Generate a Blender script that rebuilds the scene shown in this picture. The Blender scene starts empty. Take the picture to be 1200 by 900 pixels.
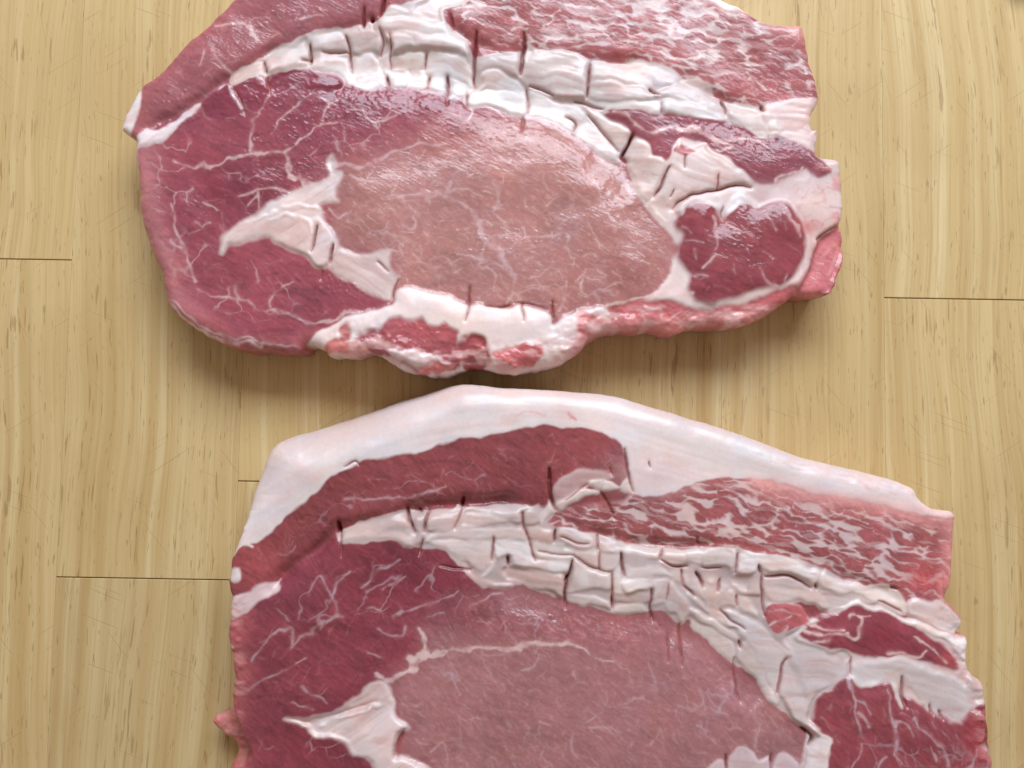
import bpy, math, numpy as np
from mathutils import Vector, Matrix

# ------------------------------------------------------------------ camera, light, exposure
S = 0.0002                      # metres per photo pixel on the plane of the steaks' top faces
THICK = 82                      # steak thickness in those pixels
ZT = THICK * S
FPX = 1150.0                    # focal length in photo pixels (1200 wide)
TILT = math.radians(4.0)
DIST = FPX * S
scene = bpy.context.scene
col = scene.collection

cd = bpy.data.cameras.new("camera"); cam = bpy.data.objects.new("camera", cd); col.objects.link(cam)
cam.location = (0, -DIST * math.sin(TILT), ZT + DIST * math.cos(TILT))
cam.rotation_euler = (TILT, 0, 0)
cd.sensor_width = 36.0; cd.lens = 36.0 * FPX / 1200.0
cd.clip_start = 0.005; cd.clip_end = 20
scene.camera = cam

w = bpy.data.worlds.new("World"); scene.world = w; w.use_nodes = True
bg = w.node_tree.nodes["Background"]
bg.inputs[0].default_value = (1.0, 0.86, 0.74, 1); bg.inputs[1].default_value = 0.36

ld = bpy.data.lights.new("window_light", 'AREA'); lo = bpy.data.objects.new("window_light", ld); col.objects.link(lo)
ld.shape = 'RECTANGLE'; ld.size = 0.60; ld.size_y = 0.36; ld.energy = 8.6; ld.color = (0.79, 0.90, 1.0)
ldir = Vector((0.12, math.sin(math.radians(45)), math.cos(math.radians(45)))).normalized()
lo.location = ldir * 0.76
lo.rotation_euler = (-ldir).to_track_quat('-Z', 'Y').to_euler()

scene.view_settings.view_transform = 'Standard'
try: scene.view_settings.look = 'None'
except Exception: pass
scene.view_settings.exposure = -0.08; scene.view_settings.gamma = 1.0

def unproject(u, v, z):
    """photo pixel -> point on the plane at height z (numpy friendly)"""
    dx = (u - 600.0) / FPX; dy = -(v - 450.0) / FPX
    c, s = math.cos(TILT), math.sin(TILT)
    wx = dx; wy = c * dy + s; wz = s * dy - c
    t = (z - cam.location.z) / wz
    return cam.location.x + wx * t, cam.location.y + wy * t

# ------------------------------------------------------------------ helpers: noise, polylines
def srgb(r, g, b):
    a = np.array([r, g, b], float) / 255.0
    return np.where(a <= 0.04045, a / 12.92, ((a + 0.055) / 1.055) ** 2.4)

def vnoise(x, y, seed):
    r = np.random.RandomState(seed); L = r.rand(256, 256).astype(np.float32) * 2 - 1
    xi = np.floor(x).astype(np.int32); yi = np.floor(y).astype(np.int32)
    fx = (x - xi).astype(np.float32); fy = (y - yi).astype(np.float32)
    fx = fx * fx * fx * (fx * (fx * 6 - 15) + 10); fy = fy * fy * fy * (fy * (fy * 6 - 15) + 10)
    x0 = xi & 255; x1 = (xi + 1) & 255; y0 = yi & 255; y1 = (yi + 1) & 255
    a = L[y0, x0]; b = L[y0, x1]; c = L[y1, x0]; d = L[y1, x1]
    return (a * (1 - fx) + b * fx) * (1 - fy) + (c * (1 - fx) + d * fx) * fy

def fbm(x, y, sx, sy, seed, ang=0.0, octv=3):
    if ang:
        c, s = math.cos(ang), math.sin(ang); x, y = x * c + y * s, -x * s + y * c
    o = 0; a = 1.0; t = 0
    for k in range(octv):
        o = o + a * vnoise(x / sx * 2 ** k + 31.7 * k + seed, y / sy * 2 ** k + 17.3 * k, seed * 7 + k); t += a; a *= 0.5
    return o / t * 1.5

def worley(x, y, seed):
    r = np.random.RandomState(seed); JX = r.rand(128, 128); JY = r.rand(128, 128); RV = r.rand(128, 128)
    xi = np.floor(x).astype(int); yi = np.floor(y).astype(int)
    f1 = np.full(x.shape, 9.0); f2 = np.full(x.shape, 9.0); rv = np.zeros(x.shape)
    for j in (-1, 0, 1):
        for i in (-1, 0, 1):
            cx = xi + i; cy = yi + j; a = cx & 127; b = cy & 127
            d = np.hypot(cx + JX[b, a] - x, cy + JY[b, a] - y)
            n = d < f1
            f2 = np.where(n, f1, np.minimum(f2, d)); rv = np.where(n, RV[b, a], rv); f1 = np.where(n, d, f1)
    return f1, f2, rv

def P(s):
    return np.array([[float(q) for q in p.split(',')] for p in s.split()])

def catmull(p, closed, n=4):
    out = []; m = len(p)
    rng = range(m) if closed else range(m - 1)
    for i in rng:
        if closed: a, b, c, d = p[(i - 1) % m], p[i], p[(i + 1) % m], p[(i + 2) % m]
        else: a, b, c, d = p[max(i - 1, 0)], p[i], p[i + 1], p[min(i + 2, m - 1)]
        for k in range(n):
            t = k / n
            out.append(0.5 * (2 * b + (c - a) * t + (2 * a - 5 * b + 4 * c - d) * t * t + (3 * b - a - 3 * c + d) * t ** 3))
    if not closed: out.append(p[-1])
    return np.array(out)

def sstep(a, b, x):
    t = np.clip((x - a) / (b - a), 0, 1); return t * t * (3 - 2 * t)

CUT_GLOW = srgb(138, 62, 60)  # cut colour brightened to red-brown for light glowing through the flesh

def tone(rgb):
    """pork fat is a slightly rosy near-neutral"""
    l = rgb @ np.array([0.3, 0.59, 0.11]); return (0.62 * rgb + 0.38 * l * np.array([1.17, 0.945, 0.92]))

class Slab:
    """one steak: a fine sheet of points over its cut face, with relief, flesh colours and part numbers"""
    def __init__(self, outline, seed, step=1.0):
        self.rs = np.random.RandomState(seed); self.seed = seed
        o = catmull(P(outline), True, 8)
        # ragged hand-cut edge
        tg = np.roll(o, -1, 0) - np.roll(o, 1, 0); tg /= np.linalg.norm(tg, axis=1)[:, None] + 1e-9
        j = 1.1 * fbm(o[:, 0], o[:, 1], 9, 9, seed + 70, octv=2) + 1.0 * fbm(o[:, 0], o[:, 1], 24, 24, seed + 71, octv=1)
        if seed == 8: j = j * np.where(o[:, 1] < 605, 0.35, 1.0)
        self.out = o + np.stack([tg[:, 1], -tg[:, 0]], 1) * j[:, None]
        lo = self.out.min(0) - 4; hi = self.out.max(0) + 4
        xs = np.arange(math.floor(lo[0]), hi[0], step); ys = np.arange(math.floor(lo[1]), hi[1], step)
        self.X, self.Y = np.meshgrid(xs, ys); self.h, self.w = self.X.shape
        self.x0, self.y0, self.step = xs[0], ys[0], step
        X, Y = self.X, self.Y
        self.WX = X + fbm(X, Y, 17, 17, seed + 1, octv=2) * 2.3 + fbm(X, Y, 5, 5, seed + 2, octv=1) * 0.25
        self.WY = Y + fbm(X, Y, 17, 17, seed + 3, octv=2) * 2.3 + fbm(X, Y, 5, 5, seed + 4, octv=1) * 0.25
        self.seam = None; self.vw = 0.85; self.relief = 0.55; self.vcol = srgb(206, 168, 168)
        self.z = np.zeros(X.shape); self.c = np.zeros(X.shape + (3,)); self.part = np.zeros(X.shape, np.int16)
        self.parts = []          # (name, material, label)
        self.edge_sd()
    def win(self, p, pad):
        i0 = max(int((p[:, 0].min() - pad - self.x0) / self.step), 0); i1 = min(int((p[:, 0].max() + pad - self.x0) / self.step) + 2, self.w)
        j0 = max(int((p[:, 1].min() - pad - self.y0) / self.step), 0); j1 = min(int((p[:, 1].max() + pad - self.y0) / self.step) + 2, self.h)
        return (slice(j0, max(j1, j0)), slice(i0, max(i1, i0)))
    def edge_sd(self):
        o = self.out; d = np.full(self.X.shape, 60.0); cx = np.zeros_like(d); cy = np.zeros_like(d)
        for a, b in zip(o, np.roll(o, -1, 0)):
            s = self.win(np.array([a, b]), 60)
            x, y = self.X[s], self.Y[s]; e = b - a; L = e @ e + 1e-9
            t = np.clip(((x - a[0]) * e[0] + (y - a[1]) * e[1]) / L, 0, 1)
            px = a[0] + t * e[0]; py = a[1] + t * e[1]; dd = np.hypot(x - px, y - py)
            m = dd < d[s]
            d[s] = np.where(m, dd, d[s]); cx[s] = np.where(m, px, cx[s]); cy[s] = np.where(m, py, cy[s])
        ins = np.zeros(self.X.shape, bool)
        xs = self.X[0]
        for j in range(self.h):
            y = self.Y[j, 0] + 1e-6
            a = o; b = np.roll(o, -1, 0)
            k = (a[:, 1] > y) != (b[:, 1] > y)
            cr = np.sort(a[k, 0] + (y - a[k, 1]) / (b[k, 1] - a[k, 1]) * (b[k, 0] - a[k, 0]))
            for q in range(0, len(cr) - 1, 2): ins[j] |= (xs > cr[q]) & (xs < cr[q + 1])
        self.esd = np.where(ins, d, -d); self.ecx, self.ecy = cx, cy
    def sd(self, pts, pad=30, warp=1.0, smooth=3):
        p = catmull(P(pts) if isinstance(pts, str) else pts, True, smooth) if smooth > 1 else (P(pts) if isinstance(pts, str) else pts)
        s = self.win(p, pad)
        x = self.X[s] + (self.WX[s] - self.X[s]) * warp; y = self.Y[s] + (self.WY[s] - self.Y[s]) * warp
        d = np.full(x.shape, 1e6); ins = np.zeros(x.shape, bool)
        for a, b in zip(p, np.roll(p, -1, 0)):
            e = b - a; L = e @ e + 1e-9
            t = np.clip(((x - a[0]) * e[0] + (y - a[1]) * e[1]) / L, 0, 1)
            np.minimum(d, (x - a[0] - t * e[0]) ** 2 + (y - a[1] - t * e[1]) ** 2, out=d)
            if abs(e[1]) > 1e-9:
                k = ((a[1] > y) != (b[1] > y)) & (x < a[0] + (y - a[1]) / e[1] * e[0]); ins ^= k
        d = np.sqrt(d)
        return s, np.where(ins, d, -d)
    def line(self, pts, pad=14, warp=0.8, smooth=4):
        """distance to an open path and the fraction along it"""
        p = P(pts) if isinstance(pts, str) else pts
        q = catmull(p, False, smooth) if len(p) > 2 else p
        s = self.win(q, pad)
        x = self.X[s] + (self.WX[s] - self.X[s]) * warp; y = self.Y[s] + (self.WY[s] - self.Y[s]) * warp
        d = np.full(x.shape, 1e6); f = np.zeros(x.shape); n = len(q) - 1
        for i in range(n):
            a, b = q[i], q[i + 1]; e = b - a; L = e @ e + 1e-9
            t = np.clip(((x - a[0]) * e[0] + (y - a[1]) * e[1]) / L, 0, 1)
            dd = np.hypot(x - a[0] - t * e[0], y - a[1] - t * e[1]); m = dd < d
            d = np.where(m, dd, d); f = np.where(m, (i + t) / n, f)
        return s, d, f
    def new_part(self, name, mat, label=None):
        self.parts.append((name, mat, label)); return len(self.parts) - 1
    def paint(self, s, m, rgb, a=1.0):
        m = (np.clip(m, 0, 1) * a)[..., None]; self.c[s] = self.c[s] * (1 - m) + rgb * m
    def region(self, pts, name, mat, rgb, feather=2.0, dz=0.0, dome=0.0, dome_r=20.0, warp=1.0, label=None, lip=0.0):
        s, d = self.sd(pts, pad=max(feather, 6) + 4, warp=warp, smooth=3)
        if name:
            k = self.new_part(name, mat, label); self.part[s][d > 0] = k
        if rgb is not None: self.paint(s, sstep(-feather, feather, d), tone(rgb) if mat == 'fat' else rgb)
        ins = np.clip(d, 0, None)
        self.z[s] += sstep(-4, 5, d) * dz + dome * sstep(-6, dome_r * 2.2, d)
        return s, d
    def piece(self, pts, lift=4.0, r=4.0, tilt=(0, 0), rgb=None, fold=1.4, ang=None, name='fat_piece', mat='fat', warp=1.1, tint=1.0, base=None):
        """a scored lump of fat standing a little proud, rounded over its edge and creased along its length"""
        p = P(pts); s, d = self.sd(pts, pad=6, warp=warp)
        if name:
            k = self.new_part(name, mat); self.part[s][d > 0] = k
        c = p.mean(0); q = p - c
        if ang is None:
            ev, vec = np.linalg.eigh(q.T @ q); v = vec[:, 1]; ang = math.atan2(v[1], v[0])
        x, y = self.X[s], self.Y[s]
        ins = np.clip(d, 0, None)
        sd_ = int(abs(c[0] * 13 + c[1] * 7)) % 9999
        if self.seam is not None and name == 'fat_piece':
            v = y - np.interp(x, self.seam[:, 0], self.seam[:, 1]) + 4 * fbm(x, y, 30, 30, self.seed + 81, octv=2); u = x
        else: u, v = x * math.cos(ang) + y * math.sin(ang), -x * math.sin(ang) + y * math.cos(ang) + 3 * fbm(x, y, 30, 30, sd_ + 81, octv=2)
        f = fbm(u, v, 80, 13, self.seed + 82, 0, 2); cn = fbm(u, v, 90, 9, self.seed + 83, 0, 2); rid = -np.exp(-np.abs(cn) * 8)
        rr = np.random.RandomState(sd_); lift, r, fold = lift * self.relief, r * self.relief, fold * self.relief; lv = lift * (0.15 + 0.55 * rr.rand()); tx, ty = tilt[0] * 1.3 + rr.randn() * 0.05, tilt[1] * 1.3 + rr.randn() * 0.05
        wd = 1.2 + 2.0 * rr.rand()
        hgt = lv * sstep(-wd, wd, d) + r * 0.42 * (1 - np.exp(-ins / (r * 1.1))) + (tx * (x - c[0]) + ty * (y - c[1]) + fold * f + fold * 0.9 * rid) * sstep(-0.5, 4, d)
        zb = self.z[s] if base is None else base
        self.z[s] = zb + np.where(d > -3.2, hgt, 0)
        if rgb is None: rgb = srgb(226, 206, 196)
        if mat == 'fat': rgb = tone(rgb)
        j = 1 + 0.10 * (self.rs.rand() - 0.5)
        self.paint(s, sstep(-4.5, 2.5, d) if name == 'fat_patch' else sstep(-2.4, 1.6, d), rgb * j * tint)
        if mat == 'fat':
            self.paint(s, sstep(0.0, 0.7, fbm(x, y, 30, 14, self.seed + 121)) * sstep(-1, 3, d), srgb(206, 164, 156), 0.45)
            self.paint(s, sstep(0.1, 0.8, fbm(u, v, 60, 6, self.seed + 122)) * sstep(-1, 3, d), srgb(198, 158, 150), 0.4)
        # pinkish thin border
        self.paint(s, np.exp(-((d - 0.2) / 1.1) ** 2) * (0.2 + 0.3 * fbm(x, y, 9, 9, sd_ + 9)), srgb(190, 148, 144))
        self.paint(s, np.exp(-(cn / 0.05) ** 2) * sstep(0, 2, d) * min(fold * 0.3, 0.4), srgb(188, 154, 150))
        return s, d
    def vein(self, pts, w0=1.0, w1=None, rgb=None, a=0.9, dz=0.06, soft=1.15):
        w1 = w0 if w1 is None else w1
        s, d, f = self.line(pts, pad=max(w0, w1) + 8, warp=1.3)
        if d.size == 0: return
        x, y = self.X[s], self.Y[s]
        ww = self.vw * (w0 + (w1 - w0) * f) * (1 + 0.8 * fbm(x, y, 7, 7, 77 + self.seed))
        m = 1 - sstep(ww - soft, ww + soft + 0.5, d)
        self.paint(s, (1 - sstep(ww, ww + 4.5, d)) * (0.5 + 0.5 * fbm(x, y, 12, 12, 95 + self.seed)), srgb(206, 150, 148) if rgb is None else rgb, a * 0.22)
        m = m * np.clip(0.78 + 0.65 * fbm(x, y, 11, 11, 91 + self.seed), 0.08, 1)
        self.paint(s, m, self.vcol if rgb is None else rgb, a); self.z[s] += dz * m
    def soften(self, n):
        z = self.z
        for k in range(n):
            p = np.pad(z, 1, mode='edge'); z = (p[:-2, 1:-1] + p[2:, 1:-1] + p[1:-1, :-2] + p[1:-1, 2:] + 2 * z) / 6
        self.z = z
    def cut(self, pts, w0=2.0, w1=None, depth=22, rgb=None, a=0.7, halo=0.2):
        w1 = w0 if w1 is None else w1
        s, d, f = self.line(pts, pad=max(w0, w1) * 3 + 6, warp=0.5)
        if d.size == 0: return
        taper = np.minimum(1, 0.35 + 2.6 * np.minimum(f, 1 - f))
        ww = (w0 + (w1 - w0) * f) * taper * 0.44 + 0.08
        self.z[s] -= depth * 0.45 * (1 - sstep(ww * 0.2, ww * 1.1 + 0.7, d)) * (0.3 + 0.7 * taper) + depth * 0.09 * np.exp(-(d / (ww * 2.5 + 2)) ** 2)
        self.paint(s, (1 - sstep(ww * 0.5, ww + 0.9, d)), CUT_GLOW if rgb is None else rgb, a)
        self.paint(s, np.exp(-(d / (ww + 2.2)) ** 2), srgb(190, 110, 100), halo * 0.6)
    def valley(self, pts, depth, sig, pad=None):
        s, d, f = self.line(pts, pad=pad or sig * 3, warp=0.6)
        t = sstep(0, 0.08, f) * (1 - sstep(0.92, 1, f))
        un = np.clip(0.65 + 0.7 * fbm(self.X[s], self.Y[s], 45, 45, self.seed + 61, octv=2), 0.1, 1.3) if sig < 15 else 1.0
        self.z[s] -= depth * np.exp(-(d / sig) ** 2) * (0.3 + 0.7 * t) * un
    def squiggles(self, pts, n, ang, spread, length, w=(0.4, 0.9), rgb=None, a=(0.3, 0.8), seed=0):
        r = np.random.RandomState(seed); p = P(pts); lo, hi = p.min(0), p.max(0); made = 0
        poly = catmull(p, True, 2)
        while made < n:
            q = lo + r.rand(2) * (hi - lo)
            ins = False
            for u, v in zip(poly, np.roll(poly, -1, 0)):
                if (u[1] > q[1]) != (v[1] > q[1]) and q[0] < u[0] + (q[1] - u[1]) / (v[1] - u[1]) * (v[0] - u[0]): ins = not ins
            if not ins: continue
            made += 1
            t = ang + r.randn() * spread; L = length * (0.3 + r.rand() ** 2 * 1.6); pts_ = [q]
            for k in range(3):
                t += r.randn() * 0.2; pts_.append(pts_[-1] + L / 3 * np.array([math.cos(t), math.sin(t)]))
            ww = w[0] + r.rand() ** 2 * (w[1] - w[0])
            self.vein(np.array(pts_), ww, ww * 0.4, rgb, a[0] + r.rand() * (a[1] - a[0]), 0.12, 0.6)
            if r.rand() < 0.25 and L > 6:
                t2 = t + r.choice([-1, 1]) * (0.7 + r.rand() * 0.6); b = pts_[2]
                self.vein(np.array([b, b + L * 0.25 * np.array([math.cos(t2), math.sin(t2)]), b + L * 0.5 * np.array([math.cos(t2 + .3), math.sin(t2 + .3)])]), ww * 0.7, ww * 0.3, rgb, a[0], 0.1, 0.6)
    def marble(self, pts, ang, lean, fat, sx=20, sy=6.8, bias=None, seed=0, feather=8):
        s, d = self.sd(pts, pad=12, warp=1.0)
        x = self.X[s] + fbm(self.X[s], self.Y[s], 26, 26, seed + 1) * 6; y = self.Y[s] + fbm(self.X[s], self.Y[s], 22, 22, seed + 2) * 4.5
        c, sn = math.cos(ang), math.sin(ang)
        u = (x * c + y * sn) / sx; v = (-x * sn + y * c) / sy
        f1, f2, rv = worley(u + 40, v + 40, seed)
        n = fbm(self.X[s], self.Y[s], 45, 30, seed + 3, ang)
        th = 0.17 + 0.24 * n + (0 if bias is None else bias(self.X[s], self.Y[s])) + np.where(rv > 0.92, 0.3, 0)
        r0 = 0.53 + 0.36 * rv - th * 0.9
        m = sstep(r0 + 0.20, r0 - 0.16, f1 + 0.20 * fbm(x, y, 18, 6, seed + 9, ang) + 0.10 * fbm(x, y, 8, 3, seed + 10, ang))
        fine = sstep(0.2, 0.7, fbm(x, y, 26, 3.6, seed + 5, ang)) * 0.8
        g = sstep(-feather, feather, d)
        lc = lean * (0.88 + 0.24 * rv)[..., None]
        k = m * (1 - 0.45 * fine)
        cc = fat * (1 - k[..., None]) + lc * k[..., None]
        cc = cc * (1 + 0.06 * fbm(x, y, 12, 6, seed + 8, ang))[..., None]
        self.c[s] = self.c[s] * (1 - g[..., None]) + cc * g[..., None]
        self.z[s] += g * (k * 0.15 + 0.15 * fbm(x, y, 30, 7, seed + 6, ang))
    def flesh(self):
        """grain, fibres and slow mottling that all the flesh shares"""
        X, Y = self.X, self.Y; sd = self.seed
        m = 1 + 0.10 * fbm(X, Y, 60, 60, sd + 11) + 0.03 * fbm(X, Y, 14, 14, sd + 12) + 0.06 * fbm(X, Y, 2.6, 2.6, sd + 13, octv=2)
        wa = 12 * fbm(X, Y, 80, 80, sd + 21, octv=2); a0 = 0.55 if sd < 5 else 0.75
        lm = np.clip((self.c[..., 0] - self.c[..., 1]) / (self.c[..., 0] + 1e-6) * 2.2 - 0.7, 0, 1)
        m = 1 + (m - 1) * (0.45 + 0.75 * lm)
        m = m + lm * (0.12 * fbm(X + wa, Y - wa, 18, 2.6, sd + 22, a0, 2) + 0.16 * sstep(0.4, 0.9, fbm(X + wa, Y + wa, 9, 3.0, sd + 23, a0, 2)) - 0.16 * sstep(0.2, 0.9, fbm(X - wa, Y + wa, 26, 5, sd + 24, a0 - 0.4, 2)))
        self.c *= np.clip(m, 0.6, 1.4)[..., None]
        r = 1 + 0.035 * fbm(X, Y, 35, 35, sd + 14)
        self.c[..., 0] *= r; self.c[..., 2] *= 2 - r
        self.z += 2.4 * fbm(X, Y, 90, 90, sd + 15, octv=2) + 0.5 * fbm(X, Y, 24, 24, sd + 16, octv=1) + 0.07 * fbm(X, Y, 4, 4, sd + 17, octv=2)
    def flecks(self, pts, ang, rgb, a=0.5, sx=6, sy=2.4, lo=0.45):
        s, d = self.sd(pts, pad=4); x, y = self.X[s], self.Y[s]
        m = sstep(lo, lo + 0.45, fbm(x, y, sx, sy, self.seed + 101, ang, 2)) + 0.6 * sstep(lo + 0.05, lo + 0.5, fbm(x, y, sx * 2.2, sy * 0.9, self.seed + 102, ang - 0.5, 2))
        self.paint(s, np.clip(m, 0, 1) * sstep(0, 14, d), rgb, a)
    def web(self, pts, scale, ang, a=0.5, seed=0, stretch=1.6):
        s, d = self.sd(pts, pad=4); x = self.X[s] + 7 * fbm(self.X[s], self.Y[s], 22, 22, seed + 1); y = self.Y[s] + 7 * fbm(self.X[s], self.Y[s], 22, 22, seed + 2)
        c, q = math.cos(ang), math.sin(ang); u = (x * c + y * q) / (scale * stretch); v = (-x * q + y * c) / scale
        f1, f2, rv = worley(u + 30, v + 30, seed)
        wd = 0.035 + 0.05 * np.clip(fbm(x, y, 40, 40, seed + 3), 0, 1)
        m = np.exp(-((f2 - f1) / wd) ** 2) * sstep(-0.15, 0.55, fbm(x, y, 34, 34, seed + 4)) * sstep(2, 16, d)
        self.paint(s, m, self.vcol, a)
    def beads(self, zones, ang):
        """tiny standing beads of moisture on the cut face"""
        r = np.random.RandomState(self.seed + 200)
        for cx, cy, rx, ry, n in zones:
            for k in range(n):
                px, py = cx + r.randn() * rx * 0.55, cy + r.randn() * ry * 0.55
                i, j = int((px - self.x0) / self.step), int((py - self.y0) / self.step)
                if i < 6 or j < 6 or i > self.w - 7 or j > self.h - 7 or self.esd[j, i] < 4 or self.parts[self.part[j, i]][1] != 'lean': continue
                s = (slice(j - 5, j + 6), slice(i - 5, i + 6)); t = ang + r.randn() * 0.4; c, q = math.cos(t), math.sin(t)
                u = (self.X[s] - px) * c + (self.Y[s] - py) * q; v = -(self.X[s] - px) * q + (self.Y[s] - py) * c
                self.z[s] += (0.35 + 0.5 * r.rand()) * np.exp(-(u / (1.2 + 1.0 * r.rand())) ** 2 - (v / (0.8 + 0.3 * r.rand())) ** 2)
    def ragged_rim(self, mask, pale, a=0.55):
        m = mask * sstep(0.0, 0.5, fbm(self.X, self.Y, 20, 9, self.seed + 111)); self.paint((slice(None), slice(None)), m, pale, a)
        self.z += mask * (2.0 * fbm(self.X, self.Y, 20, 14, self.seed + 112) + 0.8 * fbm(self.X, self.Y, 7, 5, self.seed + 113))
    def build(self, name, label, group, edge, drop=None):
        """edge(x, y) gives how broadly the rim rounds over there"""
        X, Y = self.X.copy(), self.Y.copy()
        z = self.z
        for k in range(2):
            p = np.pad(z, 1, mode='edge'); z = (p[:-2, 1:-1] + p[2:, 1:-1] + p[1:-1, :-2] + p[1:-1, 2:] + 2 * z) / 6
        self.z = z
        R = edge(X, Y); t = np.clip(1 - self.esd / R, 0, 1)
        self.z -= R * (0.85 if drop is None else drop(X, Y)) * (1 - np.sqrt(np.clip(1 - t * t, 0, 1)))
        band = (self.esd <= 0) & (self.esd > -1.5 * self.step)
        X[band] = self.ecx[band]; Y[band] = self.ecy[band]
        ok = (self.esd > 0) | band
        gy, gx = np.gradient(self.esd)
        pt = self.part; bd = np.zeros(pt.shape, bool)
        bd[:, 1:] |= pt[:, 1:] != pt[:, :-1]; bd[:, :-1] |= pt[:, 1:] != pt[:, :-1]; bd[1:] |= pt[1:] != pt[:-1]; bd[:-1] |= pt[1:] != pt[:-1]
        soft = np.where(bd, 0.0, 1.0); cur = bd.copy()
        for k in range(1, 9):
            p = np.pad(cur, 1); nx_ = cur | p[:-2, 1:-1] | p[2:, 1:-1] | p[1:-1, :-2] | p[1:-1, 2:]
            soft[nx_ & ~cur] = k / 9.0; cur = nx_
        z = np.clip(THICK + self.z, 8, None)
        wx, wy = unproject(X, Y, ZT)
        V = np.stack([wx, wy, z * S], -1).reshape(-1, 3)
        idx = np.arange(self.h * self.w).reshape(self.h, self.w)
        fok = ok[:-1, :-1] & ok[1:, :-1] & ok[:-1, 1:] & ok[1:, 1:] & ((self.esd[:-1, :-1] > 0) | (self.esd[1:, :-1] > 0) | (self.esd[:-1, 1:] > 0) | (self.esd[1:, 1:] > 0))
        F = np.stack([idx[1:, :-1], idx[1:, 1:], idx[:-1, 1:], idx[:-1, :-1]], -1)[fok]
        fp = self.part[:-1, :-1][fok].astype(int)
        # rim wall: drop every outer edge to the board in rings
        E = np.concatenate([F[:, [k, (k + 1) % 4]] for k in range(4)]); EP = np.tile(fp, 4)
        N = self.h * self.w
        key = E[:, 0].astype(np.int64) * N + E[:, 1]; rev = E[:, 1].astype(np.int64) * N + E[:, 0]
        bnd = ~np.isin(key, rev); BE = E[bnd]; BP = EP[bnd]
        bv = np.unique(BE); remap = np.full(N, -1); remap[bv] = np.arange(len(bv))
        nx = gx.reshape(-1)[bv]; ny = gy.reshape(-1)[bv]; ln = np.hypot(nx, ny) + 1e-6; nx = -nx / ln; ny = ny / ln   # outward in world
        C = np.concatenate([self.c, soft[..., None]], -1).reshape(-1, 4); cols = [C]; verts = [V]; rings = 9
        wob = fbm(X, Y, 26, 26, self.seed + 40).reshape(-1)[bv]
        base = N
        for k in range(1, rings + 1):
            t = k / rings
            off = (np.sin(t * 2.4) * (1.2 + 2.2 * wob) - 3.5 * t * t) * S
            b = V[bv].copy(); b[:, 0] += nx * off; b[:, 1] += ny * off; b[:, 2] = V[bv][:, 2] * (1 - t) + 0.0003 * t
            verts.append(b)
            cb = C[bv].copy(); ln_ = sstep(0.25, 0.55, (cb[:, 0] - cb[:, 1]) / (cb[:, 0] + 1e-6))[:, None]
            tgt = ln_ * srgb(160, 80, 86) + (1 - ln_) * srgb(214, 184, 180); q = min(1.0, 1.3 * t) * 0.8
            nz = fbm(X.reshape(-1)[bv] + k * 5, Y.reshape(-1)[bv] + k * 3, 16, 16, self.seed + 50)
            cb[:, :3] = (cb[:, :3] * (1 - q) + tgt * q) * (1 + 0.16 * nz)[:, None]; cols.append(cb)
            prev = (lambda e: e) if k == 1 else (lambda e, q=base - len(bv): remap[e] + q)
            cur = lambda e, q=base: remap[e] + q
            F = np.concatenate([F, np.stack([prev(BE[:, 1]), prev(BE[:, 0]), cur(BE[:, 0]), cur(BE[:, 1])], -1)]); fp = np.concatenate([fp, BP])
            base += len(bv)
        V = np.concatenate(verts); C = np.concatenate(cols)
        root = bpy.data.objects.new(name, None); col.objects.link(root)
        ctr = V[bv].mean(0); root.location = (ctr[0], ctr[1], 0); root.empty_display_size = 0.02
        root["label"] = label; root["category"] = "pork steak"; root["group"] = group
        order = np.argsort(fp, kind='stable'); F = F[order]; fp = fp[order]
        for k in range(len(self.parts)):
            a, b = np.searchsorted(fp, [k, k + 1])
            if b - a < 12: continue
            u, inv = np.unique(F[a:b], return_inverse=True); inv = inv.reshape(-1)
            nm, mt, lb = self.parts[k]
            me = bpy.data.meshes.new(nm)
            me.vertices.add(len(u)); me.vertices.foreach_set("co", (V[u] - np.array([ctr[0], ctr[1], 0])).astype(np.float32).reshape(-1))
            me.loops.add(len(inv)); me.loops.foreach_set("vertex_index", inv.astype(np.int32))
            me.polygons.add(b - a); me.polygons.foreach_set("loop_start", np.arange(0, len(inv), 4, dtype=np.int32))
            me.polygons.foreach_set("use_smooth", np.ones(b - a, bool))
            at = me.attributes.new("flesh_colour", 'FLOAT_COLOR', 'POINT')
            at.data.foreach_set("color", np.clip(C[u], 0, 1).astype(np.float32).reshape(-1))
            me.update(calc_edges=True); me.validate()
            me.materials.append(MAT[mt])
            o = bpy.data.objects.new(nm, me); col.objects.link(o); o.parent = root
            if lb: o["label"] = lb
        return root

# ------------------------------------------------------------------ materials
MAT = {}
def nodes(name):
    m = bpy.data.materials.new(name); m.use_nodes = True; nt = m.node_tree
    return m, nt, nt.nodes, nt.links, nt.nodes["Principled BSDF"]

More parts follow.
